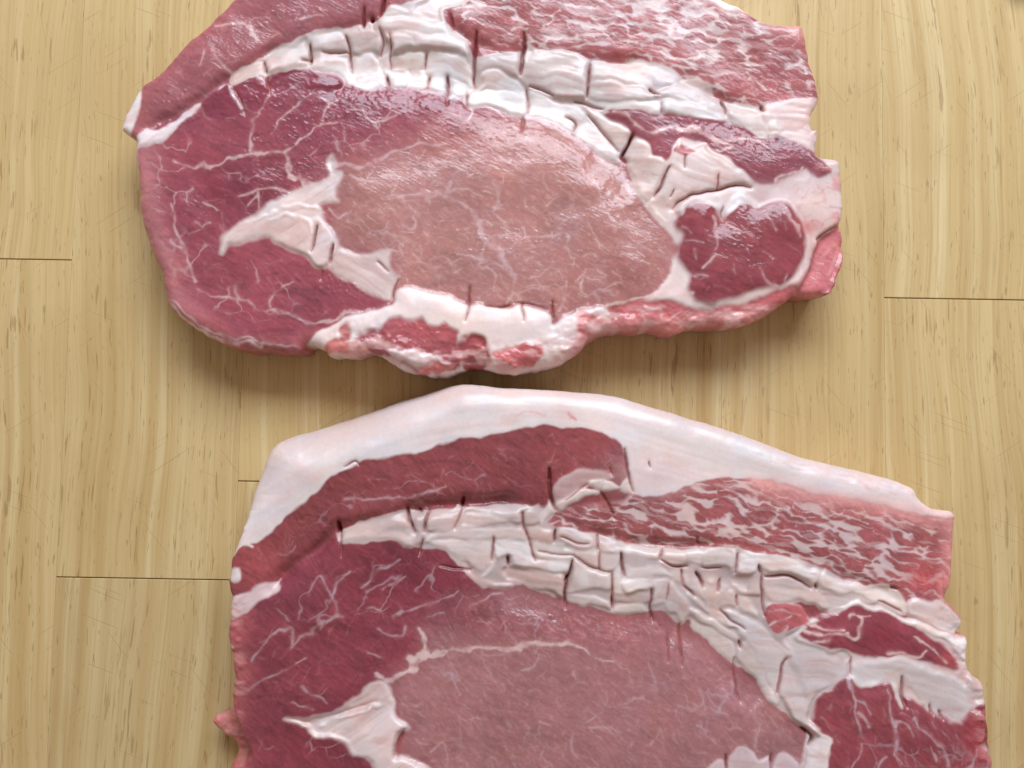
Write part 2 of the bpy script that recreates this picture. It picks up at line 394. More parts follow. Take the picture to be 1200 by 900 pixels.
def meat_material(name, rough, coat, bumps, film, spec=0.5, coat_rough=0.12, sss=(0.4, 0.0006)):
    m, nt, N, L, b = nodes(name)
    at = N.new("ShaderNodeAttribute"); at.attribute_name = "flesh_colour"
    L.new(at.outputs["Color"], b.inputs["Base Color"])
    tc = N.new("ShaderNodeTexCoord")
    vr = N.new("ShaderNodeVectorRotate"); vr.rotation_type = 'Z_AXIS'; vr.inputs["Angle"].default_value = 0.5; L.new(tc.outputs["Object"], vr.inputs["Vector"])
    def chain(bumps):
        prev = None
        for sc, st, dist, stretch in bumps:
            mp = N.new("ShaderNodeMapping"); mp.inputs["Scale"].default_value = stretch; L.new(vr.outputs[0], mp.inputs[0])
            n = N.new("ShaderNodeTexNoise"); n.inputs["Scale"].default_value = sc; n.inputs["Detail"].default_value = 2
            L.new(mp.outputs[0], n.inputs["Vector"])
            bp = N.new("ShaderNodeBump"); bp.inputs["Strength"].default_value = st; bp.inputs["Distance"].default_value = dist
            L.new(n.outputs["Fac"], bp.inputs["Height"])
            if prev: L.new(prev.outputs[0], bp.inputs["Normal"])
            prev = bp
        return prev.outputs[0]
    L.new(chain(bumps), b.inputs["Normal"]); L.new(chain(film), b.inputs["Coat Normal"])
    rn = N.new("ShaderNodeTexNoise"); rn.inputs["Scale"].default_value = 120; rn.inputs["Detail"].default_value = 4
    L.new(tc.outputs["Object"], rn.inputs["Vector"])
    mr = N.new("ShaderNodeMapRange"); mr.inputs["From Min"].default_value = 0.3; mr.inputs["From Max"].default_value = 0.7
    mr.inputs["To Min"].default_value = rough - 0.1; mr.inputs["To Max"].default_value = rough + 0.12
    L.new(rn.outputs["Fac"], mr.inputs["Value"]); L.new(mr.outputs[0], b.inputs["Roughness"])
    b.inputs["Specular IOR Level"].default_value = spec
    b.inputs["Coat Weight"].default_value = coat; b.inputs["Coat Roughness"].default_value = coat_rough; b.inputs["Coat IOR"].default_value = 1.6
    b.inputs["Subsurface Weight"].default_value = sss[0]; sm = N.new("ShaderNodeMath"); sm.operation = 'MULTIPLY'; sm.inputs[1].default_value = sss[0]; L.new(at.outputs["Alpha"], sm.inputs[0]); L.new(sm.outputs[0], b.inputs["Subsurface Weight"]); b.inputs["Subsurface Radius"].default_value = (1.0, 0.45, 0.35); b.inputs["Subsurface Scale"].default_value = sss[1]
    MAT[name] = m
meat_material("lean", 0.5, 0.5, [(2600, 0.12, 0.0001, (0.6, 1, 1))], [(420, 0.25, 0.0006, (0.45, 1, 1)), (1700, 0.32, 0.0003, (0.4, 1, 1))], spec=0.15, coat_rough=0.13)
meat_material("fat", 0.5, 0.5, [(2400, 0.06, 0.0001, (1, 1, 1))], [(500, 0.2, 0.0003, (1, 1, 1)), (1600, 0.15, 0.0001, (1, 1, 1))], spec=0.25, coat_rough=0.3, sss=(0.8, 0.0018))

def wood_material():
    m, nt, N, L, b = nodes("pine_wood")
    def math_(op, a, c=None, clamp=False):
        n = N.new("ShaderNodeMath"); n.operation = op; n.use_clamp = clamp
        for i, q in enumerate((a, c)):
            if q is None: continue
            if hasattr(q, 'links'): L.new(q, n.inputs[i])
            else: n.inputs[i].default_value = q
        return n.outputs[0]
    def attr(nm):
        a = N.new("ShaderNodeAttribute"); a.attribute_type = 'OBJECT'; a.attribute_name = nm; return a.outputs["Fac"]
    tc = N.new("ShaderNodeTexCoord"); sp = N.new("ShaderNodeSeparateXYZ"); L.new(tc.outputs["Object"], sp.inputs[0])
    x, y, z = sp.outputs
    # slow wander and arching of the grain
    lowv = N.new("ShaderNodeCombineXYZ"); L.new(math_('MULTIPLY', x, 14.0), lowv.inputs[0]); L.new(math_('MULTIPLY', y, 9.0), lowv.inputs[1]); L.new(attr("seed"), lowv.inputs[2])
    low = N.new("ShaderNodeTexNoise"); low.inputs["Scale"].default_value = 1.0; low.inputs["Detail"].default_value = 2; L.new(lowv.outputs[0], low.inputs["Vector"])
    xa = math_('ADD', x, math_('MULTIPLY', attr("lean"), y))
    yy = math_('SUBTRACT', y, attr("arch_at"))
    xa = math_('ADD', xa, math_('MULTIPLY', attr("arch"), math_('MULTIPLY', yy, yy)))
    xa = math_('ADD', xa, math_('MULTIPLY', math_('SUBTRACT', low.outputs["Fac"], 0.5), 0.012))
    def tex(sx, sy, detail, rough=0.55, off=0.0):
        c = N.new("ShaderNodeCombineXYZ"); L.new(math_('MULTIPLY', xa, sx), c.inputs[0]); L.new(math_('MULTIPLY', y, sy), c.inputs[1])
        L.new(math_('ADD', attr("seed"), off), c.inputs[2])
        n = N.new("ShaderNodeTexNoise"); n.inputs["Scale"].default_value = 1; n.inputs["Detail"].default_value = detail; n.inputs["Roughness"].default_value = rough
        L.new(c.outputs[0], n.inputs["Vector"]); return n.outputs["Fac"]
    def rng(v, a, c, lo=0.0, hi=1.0):
        n = N.new("ShaderNodeMapRange"); n.interpolation_type = 'SMOOTHSTEP'
        L.new(v, n.inputs["Value"])
        for k, q in zip(("From Min", "From Max", "To Min", "To Max"), (a, c, lo, hi)): n.inputs[k].default_value = q
        return n.outputs[0]
    def mix(f, a, c, mode='MIX'):
        n = N.new("ShaderNodeMix"); n.data_type = 'RGBA'; n.blend_type = mode
        L.new(f, n.inputs[0])
        for i, q in ((6, a), (7, c)):
            if hasattr(q, 'links'): L.new(q, n.inputs[i])
            else: n.inputs[i].default_value = tuple(q) + (1,)
        return n.outputs[2]
    band = tex(230, 4.0, 2.0); fine = tex(1700, 22, 4.0, 0.65, 7.0); wide = tex(60, 5, 1.0, 0.5, 3.0)
    c1 = mix(rng(band, 0.32, 0.68), srgb(206, 180, 132), srgb(188, 156, 104))
    c2 = mix(rng(wide, 0.35, 0.7), c1, srgb(200, 170, 118))
    c3 = mix(math_('MULTIPLY', rng(fine, 0.42, 0.70), 0.5), c2, srgb(174, 140, 88))
    light = rng(tex(380, 5.0, 4.0, 0.6, 21.0), 0.54, 0.72, 0, 0.42)
    c4 = mix(light, c3, srgb(222, 202, 158))
    ring = rng(tex(330, 4.0, 4.0, 0.6, 41.0), 0.58, 0.68, 0, 0.4)
    c4 = mix(ring, c4, srgb(170, 132, 80))
    # resin canals: short dark dashes along the grain
    pore = rng(tex(1250, 100, 2.0, 0.4, 11.0), 0.62, 0.70)
    pmask = rng(tex(150, 12, 1.0, 0.5, 15.0), 0.44, 0.64)
    pore = math_('MULTIPLY', pore, pmask)
    c5 = mix(math_('MULTIPLY', pore, 0.5), c4, srgb(130, 94, 50))
    tiny = rng(tex(2300, 260, 1.0, 0.4, 31.0), 0.69, 0.74)
    c5 = mix(math_('MULTIPLY', tiny, 0.4), c5, srgb(110, 80, 44))
    # knife scratches
    sc_all = None
    for ang, off in ((0.9, 0), (-0.6, 5), (1.35, 9), (0.35, 14)):
        vr = N.new("ShaderNodeVectorRotate"); vr.rotation_type = 'Z_AXIS'; vr.inputs["Angle"].default_value = ang; L.new(tc.outputs["Object"], vr.inputs["Vector"])
        mp = N.new("ShaderNodeMapping"); L.new(vr.outputs[0], mp.inputs[0]); mp.inputs["Scale"].default_value = (48, 1700, 1)
        mp.inputs["Location"].default_value = (off, off * 3, off)
        n = N.new("ShaderNodeTexNoise"); n.inputs["Scale"].default_value = 1; n.inputs["Detail"].default_value = 0; L.new(mp.outputs[0], n.inputs["Vector"])
        s_ = rng(n.outputs["Fac"], 0.80, 0.84)
        sc_all = s_ if sc_all is None else math_('MAXIMUM', sc_all, s_)
    c6 = mix(math_('MULTIPLY', sc_all, 0.2), c5, srgb(140, 104, 58))
    # dark brown patch blended in at the top-right corner
    geo = N.new("ShaderNodeNewGeometry"); v = N.new("ShaderNodeVectorMath"); v.operation = 'DISTANCE'
    L.new(geo.outputs["Position"], v.inputs[0]); kx, ky = unproject(1205.0, -22.0, 0.0); v.inputs[1].default_value = (kx, ky, 0)
    kd = math_('ADD', v.outputs["Value"], math_('MULTIPLY', math_('SUBTRACT', band, 0.5), 0.006))
    c7 = mix(rng(kd, 0.003, 0.0095, 0.85, 0.0), c6, srgb(84, 58, 28))
    st = N.new("ShaderNodeTexNoise"); st.inputs["Scale"].default_value = 22; st.inputs["Detail"].default_value = 3; L.new(geo.outputs["Position"], st.inputs["Vector"])
    c7 = mix(rng(st.outputs["Fac"], 0.45, 0.7, 0, 0.28), c7, srgb(176, 142, 92))
    # stave-to-stave tone
    tone = N.new("ShaderNodeVectorMath"); tone.operation = 'SCALE'; L.new(c7, tone.inputs[0]); L.new(attr("tone"), tone.inputs["Scale"])
    L.new(tone.outputs[0], b.inputs["Base Color"])
    hgt = math_('SUBTRACT', math_('MULTIPLY', fine, 0.5), math_('ADD', math_('MULTIPLY', pore, 0.9), math_('MULTIPLY', sc_all, 0.8)))
    bp = N.new("ShaderNodeBump"); bp.inputs["Strength"].default_value = 0.35; bp.inputs["Distance"].default_value = 0.0002; L.new(hgt, bp.inputs["Height"])
    L.new(bp.outputs[0], b.inputs["Normal"])
    b.inputs["Roughness"].default_value = 0.55; b.inputs["Specular IOR Level"].default_value = 0.35
    MAT["wood"] = m
    m2, nt2, N2, L2, b2 = nodes("joint_glue")
    n = N2.new("ShaderNodeTexNoise"); n.inputs["Scale"].default_value = 200
    r = N2.new("ShaderNodeValToRGB"); r.color_ramp.elements[0].color = tuple(srgb(140, 106, 64)) + (1,); r.color_ramp.elements[1].color = tuple(srgb(164, 128, 82)) + (1,)
    L2.new(n.outputs["Fac"], r.inputs[0]); L2.new(r.outputs[0], b2.inputs["Base Color"]); b2.inputs["Roughness"].default_value = 0.8
    MAT["glue"] = m2
wood_material()

# ------------------------------------------------------------------ the board of glued staves
def make_board():
    root = bpy.data.objects.new("wooden_board", None); col.objects.link(root); root.location = (0, 0, -0.022)
    root.rotation_euler = (0, 0, math.radians(-1.0)); root.empty_display_size = 0.05
    root["label"] = "pale pine board of glued staves lying under both pork steaks"; root["category"] = "board"
    rot = Matrix.Rotation(math.radians(1.0), 3, 'Z')
    def loc(u, v):
        x, y = unproject(u, v, 0.0); q = rot @ Vector((x, y, 0)); return q.x, q.y
    xs = [loc(a, 450)[0] for a in (77, 283, 473, 657, 846, 1037)]
    wd = 0.0405
    left = [xs[0] - wd * k for k in range(1, 4)][::-1]; right = [xs[-1] + wd * k for k in range(1, 4)]
    xs = left + xs + right
    joints = {2: [loc(40, 304)[1]], 3: [loc(165, 678)[1]], 4: [loc(290, 564)[1]], 8: [loc(1100, 350)[1]], 0: [0.06], 1: [-0.05, 0.14], 5: [0.155], 6: [-0.165], 7: [0.16], 9: [-0.08], 10: [0.03]}
    y0, y1 = -0.20, 0.21
    rs = np.random.RandomState(5)
    def stave(xa, xb, ya, yb, props):
        g = 0.000006; ge = 0.00011; c = 0.00014; t = 0.022
        X0, X1, Y0, Y1 = xa + g, xb - g, ya + ge, yb - ge
        cx, cy = (X0 + X1) / 2, (Y0 + Y1) / 2
        vs = []
        for zz, i in ((0.0006, 0.0), (t - c, 0.0), (t, c)):
            ii = i * 0.18 if i else 0
            vs += [(X0 + ii - cx, Y0 + i - cy, zz), (X1 - ii - cx, Y0 + i - cy, zz), (X1 - ii - cx, Y1 - i - cy, zz), (X0 + ii - cx, Y1 - i - cy, zz)]
        fs = [(3, 2, 1, 0), (8, 9, 10, 11)]
        for r in (0, 4):
            for k in range(4): a, b = r + k, r + (k + 1) % 4; fs.append((a, b, b + 4, a + 4))
        me = bpy.data.meshes.new("stave"); me.from_pydata(vs, [], fs); me.materials.append(MAT["wood"])
        o = bpy.data.objects.new("stave", me); col.objects.link(o); o.parent = root; o.location = (cx, cy, 0)
        for k, v in props.items(): o[k] = float(v)
    for i in range(len(xs) - 1):
        ends = [y0] + sorted(joints.get(i, [])) + [y1]
        for k in range(len(ends) - 1):
            pr = dict(seed=rs.rand() * 50, lean=rs.randn() * 0.012, arch=0.0, arch_at=0.0, tone=0.92 + rs.rand() * 0.13)
            if i == 8 and k == 1: pr.update(lean=0.22, arch=1.4, arch_at=0.02, tone=1.03)
            if i == 8 and k == 0: pr.update(lean=0.03, tone=1.03)
            if i == 2: pr.update(lean=-0.03 if k else 0.035, tone=1.03)
            if i == 7: pr.update(tone=1.0)
            if i == 3 and k == 0: pr.update(tone=0.95)
            stave(xs[i], xs[i + 1], ends[k], ends[k + 1], pr)
    # the bed that shows as the fine brown joint lines
    me = bpy.data.meshes.new("joint_bed"); a, b = xs[0] + .001, xs[-1] - .001; c, d = y0 + .001, y1 - .001; z0, z1 = 0.0, 0.0211
    me.from_pydata([(a, c, z0), (b, c, z0), (b, d, z0), (a, d, z0), (a, c, z1), (b, c, z1), (b, d, z1), (a, d, z1)], [],
                   [(3, 2, 1, 0), (4, 5, 6, 7), (0, 1, 5, 4), (1, 2, 6, 5), (2, 3, 7, 6), (3, 0, 4, 7)])
    me.materials.append(MAT["glue"]); o = bpy.data.objects.new("joint_bed", me); col.objects.link(o); o.parent = root
make_board()

# ------------------------------------------------------------------ flesh colours
DARK = srgb(154, 74, 86); DEEP = srgb(122, 42, 58); CAPL = srgb(156, 88, 94); EYE1 = srgb(178, 122, 117); EYE2 = srgb(166, 110, 112)
ROSE = srgb(178, 100, 102); FAT = srgb(228, 208, 200); FATB = srgb(222, 198, 186); PINKF = srgb(226, 186, 182); VEIN = srgb(198, 160, 162)

# ------------------------------------------------------------------ upper steak
def upper_steak():
    A = Slab("270,0 240,30 215,52 190,80 168,98 160,107 150,124 141,148 148,156 159,165 156,177 160,205 162,250 172,290 186,322 194,348 208,370 232,389 262,403 300,409 345,413 362,404 378,409 386,416 412,415 436,414 452,422 478,434 500,440 522,440 542,433 556,429 580,434 606,437 632,432 656,425 680,412 689,399 700,393 714,386 735,387 760,384 790,388 820,382 850,381 872,380 896,370 911,361 924,352 934,345 952,344 973,342 981,325 988,310 991,290 987,262 988,235 987,205 985,188 973,184 958,181 957,172 959,153 952,151 951,138 960,113 958,95 950,75 945,45 940,31 925,29 905,26 880,15 852,0 800,-22 700,-38 560,-48 420,-46 330,-34 292,-18", 3)
    X, Y = A.X, A.Y
    full = (slice(None), slice(None)); one = np.ones(X.shape)
    A.c[:] = CAPL; A.new_part('cap_muscle', 'lean')
    A.paint(full, sstep(40, 0, A.esd) * (X < 330), ROSE, 0.55)
    # fat edge along the top, mostly outside the picture
    A.region("500,-60 560,-36 700,-24 790,-9 840,6 880,20 925,31 960,26 930,10 850,-20 700,-60", 'fat_cap', 'fat', FAT, 4)
    # belly
    bel = "566,-30 700,-26 800,-6 860,14 925,31 950,35 965,110 950,122 895,126 850,118 800,95 770,76 690,66 630,58 600,62 560,60 540,40 530,15 545,-4"
    A.region(bel, 'marbled_muscle', 'lean', ROSE, 5)
    A.marble(bel, 0.17, srgb(164, 90, 92), srgb(210, 182, 180), bias=lambda x, y: 0.10 * sstep(30, 0, y) - 0.12 * sstep(860, 950, x) - 0.25 * sstep(620, 560, x) - 0.03, seed=21, feather=4)
    A.paint(full, sstep(30, 4, A.esd) * sstep(880, 930, X) * sstep(60, 30, Y), srgb(224, 160, 156), 0.7)
    # dark side muscle wrapping the left end, running along under the seam
    s, d = A.region("156,166 175,152 205,138 235,122 262,106 300,92 340,84 400,90 450,100 520,110 560,124 640,140 690,160 640,150 580,150 524,168 480,174 440,188 415,194 393,194 398,210 398,240 400,290 450,310 465,335 462,352 430,366 398,376 362,402 345,416 255,406 200,366 150,300 150,200", 'side_muscle', 'lean', DARK, 4, label="dark red muscle wrapping the left end")
    # pale eye
    eye = "400,240 396,205 410,196 440,189 480,174 524,169 560,150 620,142 670,150 700,180 722,190 745,222 762,250 780,262 790,284 788,300 780,325 765,345 735,356 690,362 650,368 600,362 560,358 520,348 475,340 462,326 455,300 430,290 400,280"
    A.region(eye, 'eye_muscle', 'lean', None, 3, label="pale pink eye of the loin")
    s, d = A.sd(eye, pad=40, warp=1.0); A.paint(s, sstep(-42, 26, d + 9 * fbm(X[s], Y[s], 30, 30, 5)), EYE1)
    A.z[s] += 4 * sstep(-8, 60, d)
    A.paint(full, np.exp(-(((X - 520) / 70) ** 2 + ((Y - 165) / 26) ** 2)), srgb(178, 108, 106), 0.6)
    A.paint(full, np.exp(-(((X - 730) / 60) ** 2 + ((Y - 325) / 34) ** 2)), srgb(160, 96, 96), 0.6)
    A.paint(full, np.exp(-(((X - 290) / 70) ** 2 + ((Y - 225) / 34) ** 2)), DEEP, 0.75)
    A.paint(full, np.exp(-(((X - 330) / 60) ** 2 + ((Y - 195) / 12) ** 2)), DEEP, 0.5)
    A.paint(full, np.exp(-(((X - 380) / 110) ** 2 + ((Y - 125) / 30) ** 2)), srgb(132, 54, 70), 0.7)
    A.paint(full, sstep(46, 4, A.esd) * sstep(300, 200, X) * sstep(140, 190, Y), srgb(194, 124, 126), 0.85)
    A.paint(full, sstep(26, 3, A.esd) * sstep(460, 380, X) * sstep(300, 350, Y), srgb(184, 104, 108), 0.7)
    A.seam = P('140,150 240,108 300,80 360,56 430,44 520,52 560,72 620,84 690,94 760,104 850,134 900,146 960,150')
    A.flecks(eye, 0.5, srgb(210, 164, 158), 0.3)
    A.web('165,190 240,130 330,92 450,104 560,130 480,172 400,192 330,235 270,270 300,300 400,330 440,350 350,380 250,380 190,320', 26, 0.5, 0.6, 501)
    A.web(eye, 30, 0.3, 0.55, 505, 1.9)
    A.web('170,110 260,20 430,-10 430,22 340,46 270,84 200,120', 20, 0.4, 0.5, 508)
    # fibres of the dark muscle
    A.squiggles("190,200 300,190 400,150 520,130 560,140 430,180 330,240 300,300 400,350 300,360 230,330 200,280", 150, 0.6, 0.6, 13, (0.35, 0.7), srgb(190, 124, 128), (0.15, 0.4), 1)
    A.squiggles("200,90 280,20 430,10 420,26 340,48 300,70 230,110", 60, 0.5, 0.8, 9, (0.35, 0.8), srgb(200, 142, 142), (0.2, 0.5), 2)
    A.squiggles(eye, 230, 0.45, 0.4, 8, (0.35, 0.85), srgb(222, 186, 178), (0.25, 0.75), 3)
    A.squiggles(eye, 60, 0.0, 0.35, 22, (0.4, 0.8), srgb(220, 182, 176), (0.2, 0.5), 13)
    for p, a, b in (("205,187 215,195 227,199 237,194 247,197 262,189 280,184 295,179 310,179 330,179", 1.0, 2.2),
                    ("294,179 290,160 295,145 302,130 310,120 322,109", 1.6, 0.8), ("332,179 340,170 350,162 362,155 377,145 395,142", 1.8, 1.0),
                    ("377,145 380,130 382,118 375,110", 1.1, 0.6), ("382,118 395,112", 0.8, 0.5), ("332,179 335,190 342,202 352,210 366,216", 2.4, 3.2),
                    ("362,110 345,125 330,140 320,155", 0.9, 0.4), ("255,32 270,30 290,31 297,40 303,48", 0.8, 1.6), ("294,34 300,44 304,49", 2.4, 1.5),
                    ("240,60 234,76", 0.7, 0.5), ("252,65 263,78", 0.7, 0.5), ("350,21 367,17 380,20", 0.9, 0.6), ("352,0 357,10", 2.2, 1.4), ("262,78 272,84 280,80", 1.6, 1.0),
                    ("393,194 407,194 418,196 433,190 447,185 458,178 476,172 494,170 524,169", 2.6, 0.8),
                    ("280,229 298,225 313,222 330,222 342,227", 0.9, 1.8), ("300,227 302,235 303,245", 1.1, 0.6), ("408,207 418,211 428,212 438,213", 1.0, 0.7),
                    ("428,212 430,205 437,200", 0.8, 0.5), ("432,275 438,277 442,282 453,292 460,295 472,295", 1.5, 0.8), ("387,245 395,253 402,252 410,247", 0.9, 0.6),
                    ("410,130 425,130 430,138 438,142 450,138 465,131", 1.0, 1.0), ("438,142 439,151", 1.0, 0.6),
                    ("455,235 473,232 491,227 512,230 522,230", 0.8, 1.6), ("522,230 539,238 554,247 563,259", 1.5, 2.8), ("563,259 563,274 575,286 587,293", 3.2, 3.2), ("587,293 590,307 602,325 602,340 596,355", 2.8, 1.0),
                    ("522,230 525,217 530,208 540,202", 1.5, 0.6), ("524,228 533,223 551,223 566,232", 1.0, 0.5), ("587,293 602,286 614,280 611,268", 2.0, 1.0), ("614,280 638,277 663,272 668,289", 0.9, 0.6),
                    ("536,298 554,301 572,307 588,314", 1.0, 1.5), ("572,316 581,331 582,342", 1.2, 0.7), ("560,316 572,314 584,312", 0.8, 0.8), ("473,232 478,242", 0.8, 0.4), ("500,229 504,240", 0.8, 0.4),
                    ("668,166 683,187 692,196 698,205 696,217 704,232 713,250 722,263", 0.9, 2.0), ("704,232 713,228 716,222", 0.8, 0.4), ("614,184 617,191 632,191 644,184", 0.7, 0.7), ("674,331 683,325 687,316", 0.9, 0.5), ("662,331 660,349 654,364", 0.9, 0.7),
                    ("635,208 642,222 650,226", 0.7, 0.4), ("663,205 668,219", 0.7, 0.4), ("470,262 480,268 488,262 484,254", 0.8, 0.5), ("484,296 494,306 508,312", 0.8, 0.4), ("505,305 520,302 530,310", 0.8, 0.4),
                    ("202,237 204,270 215,292 222,310 229,330", 0.9, 1.1), ("200,282 208,288 215,293", 0.7, 0.8), ("232,340 250,346 272,349 290,355 312,365 337,371 360,377 380,375 405,369 432,364", 0.8, 2.4),
                    ("316,362 317,350 327,340 342,330", 1.0, 0.6), ("238,235 246,240 253,247", 0.6, 0.6), ("246,262 240,270", 0.7, 0.6), ("300,232 290,240", 0.6, 0.5), ("232,262 240,268", 0.6, 0.4)):
        A.vein(p, a, b)
    # white sliver at the left tip, and the pale tongue behind it
    A.piece("141,148 146,134 153,119 160,106 164,110 163,122 158,136 153,150 148,156", 1, 3, rgb=srgb(228, 214, 216), fold=0.5, name='fat_edge')
    A.piece("158,166 160,158 172,154 190,150 206,138 222,126 234,119 239,122 226,130 212,142 202,155 190,166 176,172 160,174", 1.5, 4, rgb=srgb(226, 206, 208), fold=0.8, name='fat_edge')
    A.valley("175,148 206,132 236,112 270,90 306,66 340,48 390,34 425,26 446,22", 7, 6)
    A.valley("530,10 534,36 556,50 600,60 640,60 690,68 740,72 790,88 850,118 893,128", 8, 7)
    # scored rim of the side muscle
    A.piece("237,120 246,110 258,103 270,98 276,108 283,122 288,134 270,140 250,140 240,132", 0.5, 2.2, rgb=srgb(140, 60, 76), fold=0.2, name='scored_lump', mat='lean')
    A.piece("278,108 288,96 300,90 310,96 316,108 310,124 296,132 288,128", 0.5, 2.2, rgb=srgb(138, 58, 74), fold=0.2, name='scored_lump', mat='lean')
    A.piece("313,98 322,90 340,82 362,80 384,84 400,90 398,100 370,104 345,104 326,108 318,110", 0.5, 2.0, rgb=srgb(138, 58, 74), fold=0.2, name='scored_lump', mat='lean')
    A.vein("258,102 266,100 272,106 276,116 284,128", 2.2, 1.0, srgb(220, 196, 204)); A.vein("296,89 304,92 310,98", 2.0, 1.2, srgb(214, 190, 198))
    A.valley("372,70 430,78 500,84 560,104 620,118 680,140 722,182 752,232", 11, 30)
    A.region("268,96 274,82 300,70 326,52 360,39 400,32 445,24 458,10 490,2 520,-10 550,-8 545,6 520,12 524,28 548,46 556,64 600,60 630,57 690,66 768,73 800,92 848,118 864,119 884,122 900,130 902,156 870,152 846,142 800,136 772,135 740,128 712,128 740,154 728,178 726,188 708,182 680,156 640,138 612,138 580,124 548,124 545,111 520,108 500,98 455,99 430,102 408,95 396,86 366,80 340,82 316,90 300,90 278,101", 'fat_seam', 'fat', srgb(200, 176, 173), 1.5)
    # seam of fat scored into blocks: back row
    B = srgb(206, 188, 184)
    A.piece("270,94 272,84 287,80 305,68 310,75 313,85 312,92 305,88 295,90 280,98 276,101", -1, 3, (0, .05), srgb(206, 172, 160))
    A.piece("310,72 323,58 330,50 345,49 358,42 360,52 362,67 363,75 347,79 333,83 315,90 312,83", 0, 4, (0, .12), B)
    A.piece("360,39 372,39 390,33 403,33 405,43 408,54 408,60 390,59 373,60 365,59 363,50", 1, 4, (0, .1), B)
    A.piece("405,36 412,33 422,29 425,36 432,27 441,28 444,42 447,50 445,62 430,59 413,62 409,54", 2, 4, (0, .12), B)
    A.piece("447,24 455,12 463,10 478,12 487,5 500,0 510,-12 550,-12 546,5 528,7 518,13 520,25 532,38 546,48 552,60 552,72 547,67 530,62 500,58 480,58 462,61 457,62 455,50 448,43 445,33", 5, 5, (0, .06), srgb(212, 198, 196), fold=2.0, ang=0.15)
    A.piece("558,72 560,65 577,62 600,62 608,65 611,88 612,94 593,83 580,77 566,78 560,83", 3, 4, (0, .1), B)
    A.piece("617,61 618,52 628,60 633,59 660,60 690,67 688,77 687,90 687,113 677,117 650,110 623,102 617,97 612,90", 5, 5, (0, .12), srgb(212, 196, 193), fold=2.4, ang=0.3)
    A.piece("694,72 720,71 767,74 764,90 760,104 740,100 720,95 700,95 692,94", 4, 4, (0, .06), srgb(216, 198, 194), fold=1.8, ang=0.08)
    A.piece("692,96 720,96 745,102 764,108 772,116 740,118 715,118 697,113 690,110", 5, 4, (0, .1), B, ang=0.15)
    A.piece("770,76 785,80 797,92 794,99 780,100 767,101 765,92", 3, 5, (0, .05), srgb(210, 196, 198))
    A.piece("765,110 775,104 800,100 825,110 847,127 850,140 825,128 795,118 767,116", 5, 5, (0, .1), B, ang=0.35)
    A.piece("799,97 812,92 830,99 838,112 826,108 812,103", 1, 3, rgb=srgb(212, 184, 178))
    A.piece("850,132 862,120 880,122 892,137 900,155 892,161 875,151 855,143", 5, 6, (0, .08), srgb(208, 188, 182), ang=0.5)
    A.piece("890,134 895,125 912,121 958,116 960,135 950,150 960,153 958,178 945,173 925,165 905,158 898,148", 1, 4, rgb=srgb(228, 190, 186), fold=1.6, ang=0.1)
    A.piece("896,148 904,136 911,146 918,152 910,158 902,158", 2, 3, rgb=FAT)
    # front row: flat lips along the muscle rim
    W = srgb(224, 216, 214)  # lighter than the back row, whitened for window sheen on the lips
    for p in ("365,73 377,68 393,67 408,71 410,82 407,95 400,86 390,82 373,80 363,79", "411,73 413,65 427,60 437,62 445,72 450,85 452,98 433,101 422,101 410,94",
              "447,65 452,61 457,63 455,80 452,85 448,77", "458,64 470,62 480,59 498,61 496,77 475,78 458,80", "500,61 507,59 527,64 547,66 552,78 556,93 552,98 545,92 523,85 502,86 498,79",
              "453,84 458,80 473,78 477,82 477,98 458,98 456,93", "478,81 493,78 500,87 501,97 478,98", "504,87 519,85 521,100 522,107 507,102 503,98", "527,87 543,93 552,100 547,107 545,110 526,108 528,98"):
        A.piece(p, 6, 3, (0, 0.02), W, fold=0.3)
    A.piece("565,81 580,80 602,92 617,103 618,111 602,103 577,99 562,100 549,106 565,93", 6, 4, (0, .02), W, fold=0.6)
    A.piece("547,108 560,102 577,100 602,104 617,111 618,125 612,136 598,130 577,122 563,122 549,123", 9, 5, (0, .0), W, fold=0.7)
    A.piece("622,103 640,108 660,117 686,130 682,141 675,152 660,146 643,137 619,135 620,120", 8, 5, (0, .0), W, fold=0.8)
    A.piece("689,134 697,143 717,167 725,178 725,188 710,183 693,167 680,155 683,143", 7, 5, (0, 0), W, fold=0.8)
    A.piece("687,124 702,132 727,148 740,155 733,168 727,175 715,162 694,141", 6, 5, (0, 0), srgb(226, 206, 198), fold=0.8)
    A.piece("691,114 715,119 740,118 773,122 774,134 760,133 740,128 715,127 700,122", 7, 4, rgb=W, fold=0.6)
    A.piece("776,122 800,120 820,125 847,141 830,140 800,135 777,136", 7, 4, rgb=W, fold=0.6)
    A.vein("618,138 640,140 662,150 680,160 700,176 722,198 742,222", 2.5, 4.0, srgb(222, 196, 200), 0.55, 0.5, 2.0)
    A.vein("552,122 572,124 588,132 592,140", 0.8, 0.6, srgb(226, 206, 208)); A.vein("522,112 536,113 548,120 552,130 545,138", 1.0, 0.8, srgb(226, 206, 208))
    A.vein("360,80 395,88 430,102 480,100 520,110 545,112", 2.0, 2.5, srgb(214, 184, 188), 0.5, 0.3, 2.0)
    # right-hand fat and the muscles set into it
    A.region("735,190 742,164 760,158 800,150 850,150 900,166 955,182 985,187 988,262 972,272 957,282 948,310 934,342 880,362 820,368 740,362 765,345 780,328 792,300 790,282 765,250 748,225", 'seam_fat', 'fat', srgb(224, 194, 188), 3, dz=1, dome=3)
    s = A.region("710,133 725,130 750,130 775,136 800,136 830,140 852,143 880,152 894,163 908,160 927,166 954,181 972,196 975,204 960,208 945,197 927,207 908,215 890,216 872,205 853,188 836,180 824,168 800,163 790,168 785,182 777,188 764,185 758,168 745,160 738,150 722,142", 'strip_muscle', 'lean', srgb(148, 76, 86), 2.5, dz=1, dome=2, label="narrow red muscle at the right")
